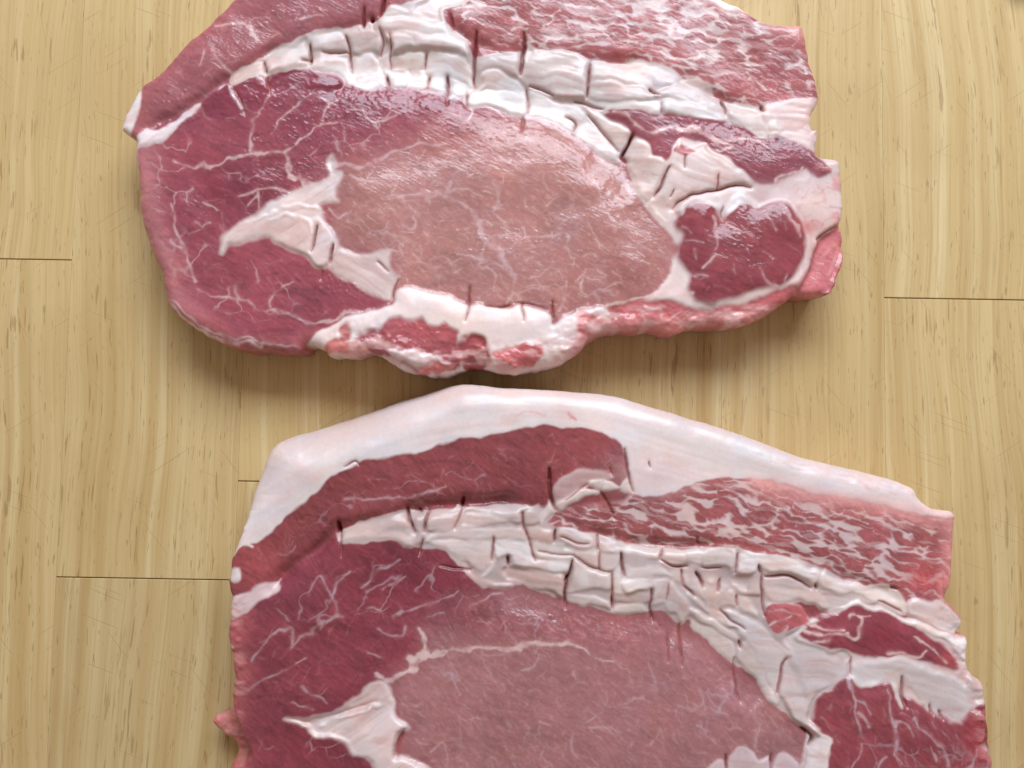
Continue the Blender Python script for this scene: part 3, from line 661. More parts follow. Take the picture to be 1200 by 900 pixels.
    A.paint(full, np.exp(-(((X - 905) / 50) ** 2 + ((Y - 196) / 16) ** 2)), srgb(150, 70, 80), 0.5)
    A.vein("796,150 822,154 844,165 858,172 836,178 800,166", 2.4, 3.0, PINKF, 0.9); A.vein("720,130 734,136 746,146 760,154 800,152", 1.6, 1.2, PINKF); A.vein("844,166 870,162 900,172", 1.6, 0.6, PINKF, 0.7); A.vein("908,213 930,204 940,196", 1.4, 0.7, PINKF)
    nz = fbm(X, Y, 26, 16, 301); A.paint(full, sstep(0.05, 0.6, nz) * sstep(925, 945, X) * sstep(196, 214, Y) * sstep(290, 262, Y), srgb(212, 150, 148), 0.75)
    A.squiggles('925,215 985,205 985,262 955,275 930,235', 26, -0.3, 0.5, 12, (0.5, 1.2), srgb(206, 130, 130), (0.25, 0.6), 31)
    A.vein("960,196 974,200", 3.0, 3.0, srgb(226, 140, 130), 0.6)
    A.piece("742,165 757,169 760,183 777,188 776,203 768,217 762,235 753,227 743,207 735,190 732,182", 3, 5, (0.02, 0), srgb(224, 202, 194), fold=0.6)
    A.piece("783,190 790,172 797,166 803,178 822,168 830,180 855,195 878,214 863,218 840,222 813,229 795,240 788,248 784,262 764,243 770,228 781,207", 4, 5, (0, 0), srgb(224, 198, 192), fold=1.0)
    A.region("788,176 796,172 806,174 811,181 802,184 793,181", None, None, srgb(186, 110, 112), 1.5)
    s, d = A.region("793,252 805,241 825,238 838,245 846,258 856,244 872,239 888,243 905,238 925,242 936,254 941,275 942,296 935,316 920,330 905,338 885,340 865,345 850,352 830,354 812,351 805,336 809,325 797,306 792,290 801,276 792,266", 'round_muscle', 'lean', srgb(146, 66, 74), 4, dz=2, dome=4, dome_r=12, label="round dark red muscle ringed with fat at the right")
    A.squiggles("800,260 840,260 880,250 930,260 930,310 890,330 830,345 805,310", 24, 0.9, 0.6, 10, (0.35, 0.7), VEIN, (0.2, 0.5), 7)
    for p, a, b in (("838,258 838,278 836,292", 1.6, 0.9), ("800,268 810,272", 1.0, 0.6), ("802,284 822,286", 1.2, 0.7), ("812,296 816,304", 0.9, 0.5), ("824,316 836,302", 1.4, 0.9), ("808,326 830,325", 1.6, 0.7), ("850,258 862,276", 0.9, 0.6),
                    ("888,316 900,334 912,337", 1.0, 2.0), ("917,322 920,332", 1.0, 2.0), ("895,250 905,270", 2.0, 1.0), ("862,272 880,276", .9, .6), ("918,248 930,262 934,280", 2.5, 1.5)):
        A.vein(p, a, b)
    A.piece("790,248 800,234 820,227 835,227 845,240 842,247 825,238 807,240 796,252", 3, 4, rgb=srgb(222, 204, 208), fold=0.5, name='fat_lip')
    A.piece("847,242 860,230 875,230 886,242 872,240 852,251", 3, 4, rgb=srgb(222, 208, 210), fold=0.5, name='fat_lip')
    A.vein("935,240 944,262 948,290 942,318 926,338 900,346", 4, 3.5, srgb(214, 166, 164), 0.75, 0.5, 2)
    A.paint(full, np.exp(-(((X - 905) / 30) ** 2 + ((Y - 230) / 14) ** 2)), srgb(196, 160, 160), 0.6)
    A.paint(full, np.exp(-(((X - 950) / 16) ** 2 + ((Y - 266) / 8) ** 2)), srgb(206, 112, 110), 0.6)
    A.region("958,283 972,272 986,263 992,290 988,312 980,328 973,345 940,348 934,340 946,320 952,300", 'side_flap', 'lean', srgb(204, 118, 122), 2, dz=-9, dome=2, label="rosy flap tucked under the right end")
    A.vein("966,300 980,285 984,300 976,318", 1.6, 2.2, srgb(222, 160, 160), 0.6)
    # lower rim: strip of trim, then the bottom fat with its two lean pockets
    A.region("700,366 742,354 780,352 812,362 850,358 895,348 926,335 940,345 920,366 870,392 800,396 690,404 690,380", 'trim_strip', 'lean', srgb(196, 106, 110), 3, dz=-3, dome=2)
    A.squiggles("715,368 790,362 860,364 915,350 890,370 800,382 715,384", 26, -0.15, 0.3, 20, (0.6, 1.3), srgb(226, 178, 176), (0.3, 0.8), 8)
    A.vein("700,362 742,352 764,345 790,340 808,345", 1.5, 2.0, srgb(226, 190, 186)); A.vein("756,360 772,362 776,372 764,376 752,370", 1.6, 1.0, srgb(226, 190, 186))
    A.region("360,404 377,389 399,375 432,366 459,358 466,345 476,338 496,340 523,346 547,356 560,357 599,360 611,357 641,366 650,381 661,370 676,367 700,360 716,366 712,390 690,402 660,428 600,442 500,446 380,420", 'bottom_fat', 'fat', srgb(230, 208, 204), 2.5, dz=3, dome=4, dome_r=10)
    A.paint(full, sstep(26, 4, A.esd) * sstep(640, 680, X) * sstep(350, 370, Y), srgb(216, 140, 138), 0.8)
    A.region("422,392 450,383 463,374 487,378 520,381 533,390 543,404 541,425 523,437 496,439 468,425 436,414 422,404", 'lean_pocket', 'lean', srgb(170, 84, 90), 4.5, dz=-2, dome=3, warp=2.4)
    A.region("457,409 487,408 505,417 524,423 506,428 490,431 472,422", None, None, srgb(232, 208, 206), 3, dz=3, warp=2.4)
    A.region("492,431 508,427 530,424 520,436 500,439", None, None, srgb(214, 120, 118), 2, warp=2.4)
    A.region("566,420 580,409 600,409 628,400 637,409 632,425 613,436 586,432", 'lean_pocket', 'lean', srgb(204, 108, 108), 4.5, dz=1, dome=3, warp=2.4)
    A.region("540,402 556,396 572,404 577,424 562,434 545,432", None, None, srgb(176, 84, 88), 3, dz=-5, warp=2.4)
    A.region("384,405 400,398 424,404 430,414 400,418 384,417", None, None, srgb(220, 138, 134), 3, dz=-2, warp=2.4)
    A.region("398,384 410,382 412,396 400,400", None, None, srgb(196, 106, 104), 3, dz=-3, warp=2.4)
    A.region("676,372 700,366 716,372 712,390 696,396 680,390", None, None, srgb(212, 124, 122), 4, dz=0, warp=2.4)
    A.vein("686,374 690,382 700,384 708,378", 1.6, 1.2, srgb(228, 186, 182)); A.vein("560,440 580,426 572,404", 2.5, 2, srgb(230, 200, 198)); A.vein("616,438 640,420 642,404", 3.5, 3, srgb(232, 206, 202))
    # pale patch between side muscle and eye
    A.piece("280,262 290,257 302,250 313,243 327,235 337,227 347,221 360,216 373,214 383,207 385,202 383,193 387,183 391,182 395,188 394,194 391,200 398,205 397,213 395,222 394,231 396,237 386,237 373,239 378,248 380,260 392,273 396,288 390,304 382,312 370,312 360,302 340,291 320,285 315,277 295,280 280,286 267,287 261,297 257,295 260,280 267,270", 1, 4, (0, 0), srgb(222, 194, 190), fold=1.0, ang=-0.5, name='fat_patch')
    A.piece("388,306 396,290 402,291 413,297 433,300 453,294 457,300 457,312 462,322 467,324 462,350 457,352 437,345 415,330 402,326 386,314", 0.5, 4, (0, 0), srgb(216, 184, 178), fold=1.0, ang=0.6, name='fat_patch')
    A.vein("290,262 312,252 334,243 352,240 372,244", 1.3, 1.6, srgb(234, 216, 212), 0.8, 1.2); A.vein("318,256 338,250 352,256 364,262 366,274", 1.2, 1.4, srgb(234, 218, 216), 0.7, 1.0)
    A.flesh()
    A.soften(3)
    A.ragged_rim(sstep(345, 372, Y) * sstep(46, 14, A.esd) * sstep(380, 420, X), srgb(232, 196, 192))
    for p, a, b in (("194,350 212,373 240,391 275,404", 1.2, 0.8), ("200,352 224,374 256,390 300,400 350,404", 0.8, 0.6), ("232,384 262,398 305,404", 1.8, 1.0), ("158,172 158,190", 1.6, 0.8)): A.vein(p, a, b, srgb(230, 200, 200))
    A.beads(((225, 125, 34, 22, 60), (190, 140, 22, 22, 36), (300, 112, 40, 22, 70), (400, 108, 80, 20, 150), (490, 118, 60, 16, 90), (340, 160, 60, 40, 70), (410, 330, 40, 18, 150), (350, 322, 60, 20, 60), (850, 142, 70, 14, 130), (900, 165, 40, 14, 80), (490, 384, 40, 10, 60), (610, 402, 24, 8, 30), (830, 240, 30, 8, 30), (880, 280, 40, 40, 40), (590, 150, 70, 16, 110), (745, 210, 20, 40, 60), (640, 240, 140, 70, 110), (780, 366, 90, 10, 60), (720, 190, 16, 20, 30), (330, 30, 90, 24, 50)), 0.6)
    # knife cuts
    for p, a, b, dp in (("308,72 310,78 313,86", 2, 1.5, 16), ("362,52 363,62 363,74", 2.4, 1.2, 20), ("353,68 360,69 364,67", 1.8, 1.2, 10), ("404,40 408,54 410,80", 1.6, 1.4, 18), ("377,60 392,59 407,58", 1.2, 1.2, 8), ("427,8 427,24 426,32", 1.6, 3, 20),
                        ("436,22 438,22", 5.5, 5.5, 34), ("452,-6 450,6 447,18", 3.2, 3.2, 24), ("445,33 448,48 445,63", 1.0, 1.0, 12), ("456,40 457,56 457,78", 0.9, 0.9, 12), ("499,61 497,77", 1.1, 0.9, 14), ("453,87 455,98", 3.0, 2.0, 18), ("502,88 501,97", 2.0, 1.6, 14),
                        ("524,86 524,98 523,108", 3.6, 1.8, 18), ("523,108 522,121", 0.8, 0.6, 8), ("558,38 557,62 555,80 555,98", 3.4, 1.8, 24), ("547,108 548,124", 1.8, 1.4, 14), ("527,16 532,34", 4.0, 3.0, 12), ("615,38 613,70 611,86", 3.4, 3.2, 24),
                        ("617,103 618,116 618,130", 1.4, 1.0, 16), ("612,136 612,154", 1.8, 1.0, 10), ("692,73 690,92 688,112", 2.6, 1.6, 22), ("621,99 636,103 650,109", 1.4, 1.8, 10), ("673,117 690,121 707,126", 1.3, 1.1, 10), ("690,133 706,152 725,174", 1.1, 1.2, 12),
                        ("663,133 672,137 676,143 674,151", 1.0, 2.6, 14), ("742,158 735,170 728,182", 2.2, 3.0, 30), ("728,182 735,189", 1.8, 1.2, 14), ("784,196 774,218 767,230", 1.8, 2.2, 22), ("802,183 801,198", 1.2, 0.9, 9), ("790,223 785,233", 1.4, 1.0, 8),
                        ("840,206 839,222", 1.6, 1.6, 8), ("788,246 796,236 812,228 837,223 856,218 880,219", 1.2, 3.2, 16), ("760,104 764,108 772,112", 3.4, 2.0, 14), ("845,118 849,126 850,134", 4.5, 2.0, 14), ("892,124 895,130", 5.0, 3.0, 14), ("774,122 774,134", 1.0, 0.8, 9),
                        ("957,281 968,272 981,264", 1.8, 1.2, 10), ("846,242 844,252 848,260", 1.2, 1.0, 8), ("467,328 459,356", 1.2, 0.9, 12), ("551,336 549,362 545,377", 1.4, 0.9, 14), ("613,355 613,377", 1.4, 1.0, 14), ("648,352 648,380", 2.0, 1.2, 14),
                        ("569,358 584,360 599,357", 1.6, 1.4, 12), ("604,354 622,356 641,363", 0.9, 0.9, 7), ("372,265 369,280 366,294", 2.6, 1.6, 18), ("391,286 388,298 386,308", 2.6, 3.0, 20), ("377,317 375,328", 1.3, 0.9, 9), ("442,307 455,318", 1.1, 0.8, 9), ("276,106 284,124 288,134", 0.9, 0.7, 8), ("313,92 316,110", 0.9, 0.7, 9)):
        A.cut(p, a, b, dp)
    def edge(x, y):
        R = np.full(x.shape, 9.0)
        R += 15 * np.exp(-(((x - 270) / 90) ** 2 + ((y - 390) / 40) ** 2)) + 14 * np.exp(-(((x - 165) / 40) ** 2 + ((y - 280) / 70) ** 2))
        R += 10 * np.exp(-(((x - 560) / 130) ** 2 + ((y - 430) / 30) ** 2)) + 8 * np.exp(-(((x - 820) / 90) ** 2 + ((y - 380) / 20) ** 2))
        return R
    A.build('pork_steak', "upper raw pork steak with rounded left end and a round dark muscle at right", 'raw pork steaks on the board', edge)

# ------------------------------------------------------------------ lower steak
def lower_steak():
    A = Slab("274,935 268,905 262,884 252,874 240,866 236,857 242,851 252,848 262,838 268,826 272,800 268,762 268,724 270,702 266,682 270,662 277,640 284,622 290,602 295,577 302,557 307,540 316,522 332,512 380,496 430,479 480,464 527,451 560,450 600,454 680,459 720,463 760,475 800,487 850,502 900,520 940,535 1000,550 1040,560 1070,572 1078,585 1095,597 1119,603 1119,640 1116,680 1109,702 1121,716 1127,731 1121,744 1133,749 1134,783 1150,803 1153,830 1156,868 1159,905 1156,935 1100,950 900,955 600,957 380,950", 8)
    A.vcol = srgb(186, 152, 158); A.relief = 0.52; A.vw = 0.72
    X, Y = A.X, A.Y; full = (slice(None), slice(None))
    A.c[:] = srgb(142, 68, 72); A.new_part('cap_muscle', 'lean')
    A.paint(full, np.exp(-(((X - 300) / 40) ** 2 + ((Y - 665) / 40) ** 2)), srgb(170, 78, 80), 0.7)
    # belly
    bel = "742,577 775,582 800,570 830,562 870,560 912,565 950,575 1000,585 1075,602 1125,606 1122,690 1108,706 1064,704 1050,690 1000,682 972,672 965,664 925,654 890,648 862,642 780,643 715,634 690,626 660,616 640,612 665,596 700,590 730,590"
    A.region(bel, 'marbled_muscle', 'lean', ROSE, 4)
    A.marble(bel, 0.28, srgb(160, 86, 88), srgb(210, 180, 178), bias=lambda x, y: 0.06 * sstep(700, 800, x) - 0.07 - 0.20 * sstep(1020, 1100, x) - 0.12 * sstep(620, 600, y) * sstep(860, 900, x) * sstep(600, 580, y), seed=33, feather=5)
    A.paint(full, sstep(34, 0, (Y - (560 + (X - 870) * 0.178))) * sstep(860, 900, X), srgb(222, 150, 146), 0.75)
    A.paint(full, sstep(26, 2, A.esd) * sstep(1085, 1105, X) * sstep(600, 615, Y), srgb(226, 150, 144), 0.6)
    A.paint(full, np.exp(-(((X - 1085) / 28) ** 2 + ((Y - 680) / 16) ** 2)), srgb(196, 84, 86), 0.7)
    # thick white cap
    cap = "262,668 278,634 286,612 292,575 300,540 312,510 380,485 480,455 540,440 700,450 800,476 920,515 1050,548 1085,575 1130,600 1120,605 1075,602 1000,585 950,575 912,565 870,560 830,562 800,570 775,582 742,577 736,548 728,520 715,509 685,502 660,500 640,496 625,499 600,505 562,511 525,518 500,526 480,531 440,537 420,542 392,555 380,565 367,580 330,612 297,636 280,645"
    s, d = A.region(cap, 'fat_cap', 'fat', srgb(222, 212, 212), 2.0, dz=0.8, label="thick smooth white fat along the steak's upper edge")
    A.paint(full, np.exp(-((Y - (560 + (X - 870) * 0.178)) / 7) ** 2) * sstep(860, 890, X), srgb(226, 168, 164), 0.6)
    A.paint(s, np.clip(fbm(X[s], Y[s], 60, 25, 401) * 0.8, 0, 1) * (d > 0), srgb(228, 196, 192), 0.6)
    A.paint(full, np.exp(-(((X - 770) / 45) ** 2 + ((Y - 555) / 22) ** 2)), srgb(226, 192, 190), 0.6)
    for p in ("900,540 960,556 1030,574", "930,540 990,560 1050,580", "960,548 1010,560 1060,576", "1000,560 1045,572"): A.vein(p, 0.8, 0.6, srgb(222, 176, 176), 0.6, -0.4)
    cy = np.interp(X, [300, 400, 500, 600, 700, 800, 950, 1100], [580, 520, 490, 478, 485, 515, 558, 600]); A.paint(s, sstep(0.25, 0.7, fbm(X[s], (Y - cy)[s], 90, 5, 402)) * (d > 3), srgb(226, 190, 186), 0.18); A.paint(s, sstep(0.3, 0.7, fbm(X[s], Y[s], 30, 20, 403)) * (d > 3), srgb(228, 186, 182), 0.22)
    A.z[s] += 0.25 * fbm(X[s], (Y - cy)[s], 110, 7, 404) * sstep(2, 8, d)
    A.vein("605,488 620,484 640,486", 0.8, 0.6, srgb(226, 160, 156), 0.7); A.vein("668,487 672,491", 1.4, 1.0, srgb(216, 90, 90), 0.7)
    A.paint(full, sstep(1.05, 0.35, A.esd / (8 + 40 * np.exp(-((X - 410) / 110) ** 2) + 10 * np.exp(-((X - 640) / 200) ** 2))) * sstep(606, 580, Y) * sstep(1110, 1060, X), srgb(216, 188, 182), 0.6)  # cap slope tinted greyer pink where the upper steak shades it
    # dark side muscle
    A.region("262,702 300,690 330,676 355,655 380,640 398,634 430,630 458,630 476,640 510,644 540,656 562,670 600,672 600,700 592,720 560,745 494,750 480,772 455,800 436,806 400,834 352,846 360,862 410,880 440,900 470,960 240,960 220,860 250,840 262,800", 'side_muscle', 'lean', srgb(140, 62, 74), 4, label="dark red muscle at the left end")
    eye = "498,742 505,735 540,712 575,700 600,690 640,692 668,708 716,716 764,720 800,730 818,742 850,768 866,786 890,810 910,828 930,845 945,862 942,905 940,960 470,960 480,905 500,895 480,885 465,860 480,852 462,832 458,806 484,786 498,768"
    A.region(eye, 'eye_muscle', 'lean', None, 3, label="pale mauve-pink eye of the loin")
    s, d = A.sd(eye, pad=40); A.paint(s, sstep(-30, 22, d + 7 * fbm(X[s], Y[s], 30, 30, 6)), EYE2); A.z[s] += 4 * sstep(-8, 60, d)
    A.paint(full, np.exp(-(((X - 690) / 110) ** 2 + ((Y - 735) / 24) ** 2)), srgb(150, 78, 82), 0.7)
    A.paint(full, np.exp(-(((X - 560) / 60) ** 2 + ((Y - 722) / 22) ** 2)), srgb(130, 56, 68), 0.65)
    A.paint(full, np.exp(-(((X - 470) / 70) ** 2 + ((Y - 670) / 30) ** 2)), srgb(114, 38, 54), 0.6)
    A.paint(full, np.exp(-(((X - 400) / 60) ** 2 + ((Y - 860) / 30) ** 2)), srgb(110, 34, 52), 0.6)
    A.paint(full, sstep(40, 4, A.esd) * sstep(340, 290, X) * sstep(690, 720, Y), srgb(182, 98, 98), 0.8)
    A.region("205,858 246,836 268,824 276,850 286,872 288,890 262,900 238,890", 'side_flap', 'lean', srgb(192, 116, 110), 4, dz=-40, dome=2, label="pinkish flap poking out at the lower left")
    A.seam = P('380,630 430,620 500,620 560,622 620,634 700,652 780,668 860,680 900,684 960,690 1060,712 1150,740')
    A.flecks(eye, 0.75, srgb(192, 142, 142), 0.35)
    # lower right muscles in their fat
    A.region("896,706 930,706 950,726 975,716 1010,706 1060,724 1100,738 1124,745 1140,752 1140,785 1160,805 1165,960 940,960 950,850 940,800 915,760 900,742", 'seam_fat', 'fat', srgb(224, 192, 188), 3, dz=2, dome=3)
    A.region("980,717 996,710 1020,710 1040,718 1064,730 1090,746 1116,768 1122,784 1110,784 1080,774 1060,768 1040,768 1012,768 996,764 966,758 940,746 936,735 956,728 962,720", 'strip_muscle', 'lean', srgb(142, 62, 72), 2.5, dz=1, dome=2, label="narrow red muscle below the scored fat at right")
    A.region("898,708 932,708 948,728 926,738 914,748 900,742", 'lean_pocket', 'lean', srgb(178, 92, 96), 2.5, dz=1, dome=2)
    A.paint(full, np.exp(-(((X - 1030) / 22) ** 2 + ((Y - 742) / 12) ** 2)), srgb(140, 44, 56), 0.6); A.paint(full, np.exp(-(((X - 1108) / 14) ** 2 + ((Y - 772) / 12) ** 2)), srgb(200, 90, 90), 0.6)
    A.vein('902,736 912,728 926,722', 1.4, 0.7, PINKF); A.vein('916,746 920,734', 1.6, 0.8, PINKF); A.vein('904,714 920,716 936,722', 0.8, 0.6, PINKF, 0.5)
    for p, a, b in (("996,722 1010,724 1006,738 1000,746 980,744", 2.2, 2.0), ("940,738 966,744 990,742", 1.5, 2.6), ("944,730 964,736 984,738", 1.2, 1.5), ("1010,724 1022,720", 1.2, 0.6), ("1070,744 1086,756 1106,778", 1.0, 1.4), ("1040,762 1070,768 1084,764", 2.0, 1.0), ("950,750 970,752", 1.2, 1.0)): A.vein(p, a, b, PINKF)
    A.region("955,818 970,806 994,792 1010,800 1030,797 1050,800 1056,812 1080,826 1105,840 1124,845 1140,826 1158,828 1168,960 940,960 948,880 950,846", 'round_muscle', 'lean', srgb(144, 66, 74), 4, dz=2, dome=5, dome_r=12, label="dark red fibrous muscle at the lower right")
    A.paint(full, np.exp(-(((X - 1140) / 16) ** 2 + ((Y - 860) / 40) ** 2)), srgb(180, 66, 72), 0.7)
    A.squiggles("965,815 1040,815 1100,845 1150,850 1150,905 960,905 955,850", 46, 0.95, 0.3, 16, (0.35, 0.7), VEIN, (0.15, 0.5), 9)
    for p, a, b in (("993,792 998,817 1000,837 1008,858", 2.4, 1.0), ("1000,818 1010,822 1018,832", 1.1, 0.6), ("1036,806 1040,823 1042,837 1045,847", 1.0, 1.2), ("1045,847 1052,844 1060,848 1067,858", 1.8, 0.7), ("1047,847 1047,863 1045,880", 2.0, 1.4), ("1064,838 1075,848 1090,863 1102,877 1104,892", 0.8, 1.2),
                    ("1087,873 1093,888", 1.6, 1.0), ("1035,883 1018,898", 1.2, 1.5), ("1008,870 1005,883 995,898", 0.8, 1.0), ("1140,877 1128,900", 1.5, 2.4), ("1045,880 1052,890", 1, .6), ("1004,834 1012,840 1014,846", 2.4, 1.6), ("1150,872 1156,880", 3, 3)): A.vein(p, a, b)
    A.web('275,730 340,690 400,645 540,662 570,700 490,750 440,800 350,840 290,860 290,890 400,895 420,880', 24, -0.6, 0.6, 511, 2.0)
    A.web(eye, 26, 0.6, 0.5, 515, 2.0)
    A.web('290,660 400,570 520,535 640,505 715,520 730,560 640,575 520,592 400,612 330,655', 22, 0.1, 0.45, 518, 2.0)
    A.web('960,820 1040,812 1100,848 1150,850 1155,930 960,930', 24, 1.0, 0.5, 521, 2.2)
    A.squiggles("280,720 340,700 400,650 540,660 560,700 480,760 440,800 340,840 300,830", 150, -0.7, 0.6, 12, (0.35, 0.75), srgb(176, 104, 108), (0.15, 0.45), 4)
    A.squiggles("290,660 400,570 520,535 640,505 715,520 730,560 640,575 520,592 400,612 330,655", 110, 0.3, 0.8, 8, (0.35, 0.8), srgb(192, 132, 132), (0.2, 0.5), 5)
    A.squiggles("480,790 520,770 700,770 860,800 930,860 930,905 500,905 470,850", 330, 0.75, 0.4, 8, (0.4, 1.0), srgb(198, 154, 154), (0.2, 0.65), 6)
    A.squiggles("560,705 640,700 760,730 800,745 760,760 600,750", 50, 0.3, 0.5, 10, (0.35, 0.8), srgb(204, 150, 148), (0.25, 0.6), 16)
    for p, a, b in (("340,758 354,746 364,742 374,732 398,719", 1.0, 1.8), ("398,719 394,706 388,698 392,690 400,678 412,670", 1.5, 0.7), ("388,698 380,678 370,684 364,694", 0.9, 0.5), ("426,690 436,682 438,672 448,666 468,654", 1.2, 0.8), ("448,692 460,684 476,676", 0.9, 0.7),
                    ("460,721 476,715 500,708 512,702 537,695", 1.2, 1.2), ("550,712 575,700 592,696", 1.0, 0.8), ("340,757 342,740 330,740 316,752 296,774", 1.3, 1.0), ("430,714 444,716", .8, .6), ("444,736 456,744 470,744 477,732", 0.9, 0.8), ("434,764 448,770", 1.0, 1.2), ("398,720 404,722", 1, .6),
                    ("290,810 317,795 337,782 358,772", 0.9, 0.9), ("355,807 370,817 382,822", 1.3, 0.8), ("342,825 365,830", 1.0, 0.8), ("500,720 520,716", 1.0, 0.6), ("804,831 819,824 824,820 819,806", 1.2, 1.2), ("824,820 826,832", 1.2, 0.7), ("841,835 844,826 852,818 848,807", 1.3, 0.9), ("841,835 850,838", 1, .5),  # first path: sheen along a ridge, drawn as a pale stroke
                    ("887,872 888,850", 1.6, 0.8), ("760,870 771,859 772,852", 1.4, 1.2), ("670,858 670,878 682,888 692,897", 1.2, 1.4), ("685,845 700,835 708,830", 0.9, 0.7), ("690,851 705,848 722,855", 0.9, 0.6), ("530,792 538,808 540,816", 1.2, 0.8), ("612,784 625,780 630,770", 1.2, 0.8), ("540,795 524,790", 0.9, 0.6), ("572,785 578,792", 1.4, 1),
                    ("815,850 830,856", 1.2, 1.0), ("820,845 822,862", 1.2, 0.8), ("632,848 642,850", 1.8, 1.2), ("728,822 752,818", 1.0, 0.6), ("505,880 520,868 524,890", 1.2, 0.8), ("410,672 396,676", 0.8, 0.4), ("330,650 345,640", .7, .5), ("400,584 440,584 470,580", 0.8, 1.4), ("470,580 490,582 505,574 522,568", 2.0, 0.9), ("600,596 640,590", .8, .8), ("665,575 674,566 690,562", .9, .6)): A.vein(p, a, b)
    # long pale seam over the eye and the patch at its end
    A.vein("442,792 455,797 470,790 482,785 480,771", 2.0, 4.5, srgb(218, 184, 182)); A.vein("482,784 484,772 496,768 512,765", 5.5, 4.5, srgb(218, 184, 182)); A.vein("492,735 495,747 501,764", 1.6, 4.0, srgb(218, 184, 182))
    A.vein("505,766 530,761 550,760 587,760 607,757 650,754 675,756 695,769 717,776", 4.0, 1.2, srgb(214, 178, 174)); A.vein("600,758 640,755 672,756", 3.4, 2.4, srgb(214, 178, 174))
    A.piece("332,844 352,842 390,835 415,820 437,802 450,800 457,810 460,825 460,837 470,847 480,854 467,860 464,872 462,884 480,888 502,897 506,912 450,912 437,892 415,882 410,875 392,867 372,865 362,860 357,850", 1, 4, rgb=srgb(220, 196, 194), fold=1.2, ang=-0.5, name='fat_patch')
    A.vein("372,854 400,842 430,830 452,828", 1.5, 2.5, srgb(234, 222, 220), 0.8, 1.8); A.cut("392,838 412,830 440,822", 0.9, 0.8, 6, srgb(196, 140, 140)); A.cut("474,858 468,870 462,884", 2.4, 1.2, 16)
    A.piece("266,702 292,691 322,682 326,690 306,701 288,715 272,727 266,718", 1, 4, rgb=srgb(222, 184, 184), fold=1.2, name='fat_edge')
    A.piece("269,668 280,666 282,680 272,682 268,676", 0.5, 2, rgb=srgb(224, 206, 206), fold=0.2, name='fat_edge', warp=0.4)
    for p in ("290,640 296,642", "266,757 270,758"): A.vein(p, 2.0, 1.8, srgb(226, 212, 212))
    # deep valley at the seam
    A.valley("318,690 345,664 372,645 394,624 430,612 476,598 540,590 610,588 650,598", 10, 8)
    A.valley("640,605 700,626 780,640 860,640 930,652 1000,680 1060,704", 7, 7)
    A.valley("800,668 840,674 880,690", 10, 14)
    A.valley("560,690 640,704 720,722 800,736 862,786 900,824", 7, 26)
    A.region("396,624 418,614 474,599 505,598 545,594 610,590 650,597 640,612 660,618 700,628 750,639 800,644 862,641 890,648 925,653 966,665 1000,683 1046,688 1060,702 1064,720 1030,712 1010,708 974,716 945,708 905,706 898,722 905,742 930,736 945,734 936,750 990,764 998,770 994,790 956,816 950,846 960,858 956,864 926,842 908,828 880,790 862,782 832,752 808,726 798,734 780,718 760,720 720,719 690,710 664,704 630,692 600,686 570,690 545,672 520,647 490,641 460,631 402,638", 'fat_seam', 'fat', srgb(194, 168, 166), 1.5)
    # scored fat, back row
    B = srgb(206, 182, 175); C = srgb(197, 170, 163); W = srgb(212, 194, 188)
    T = (0, .10)
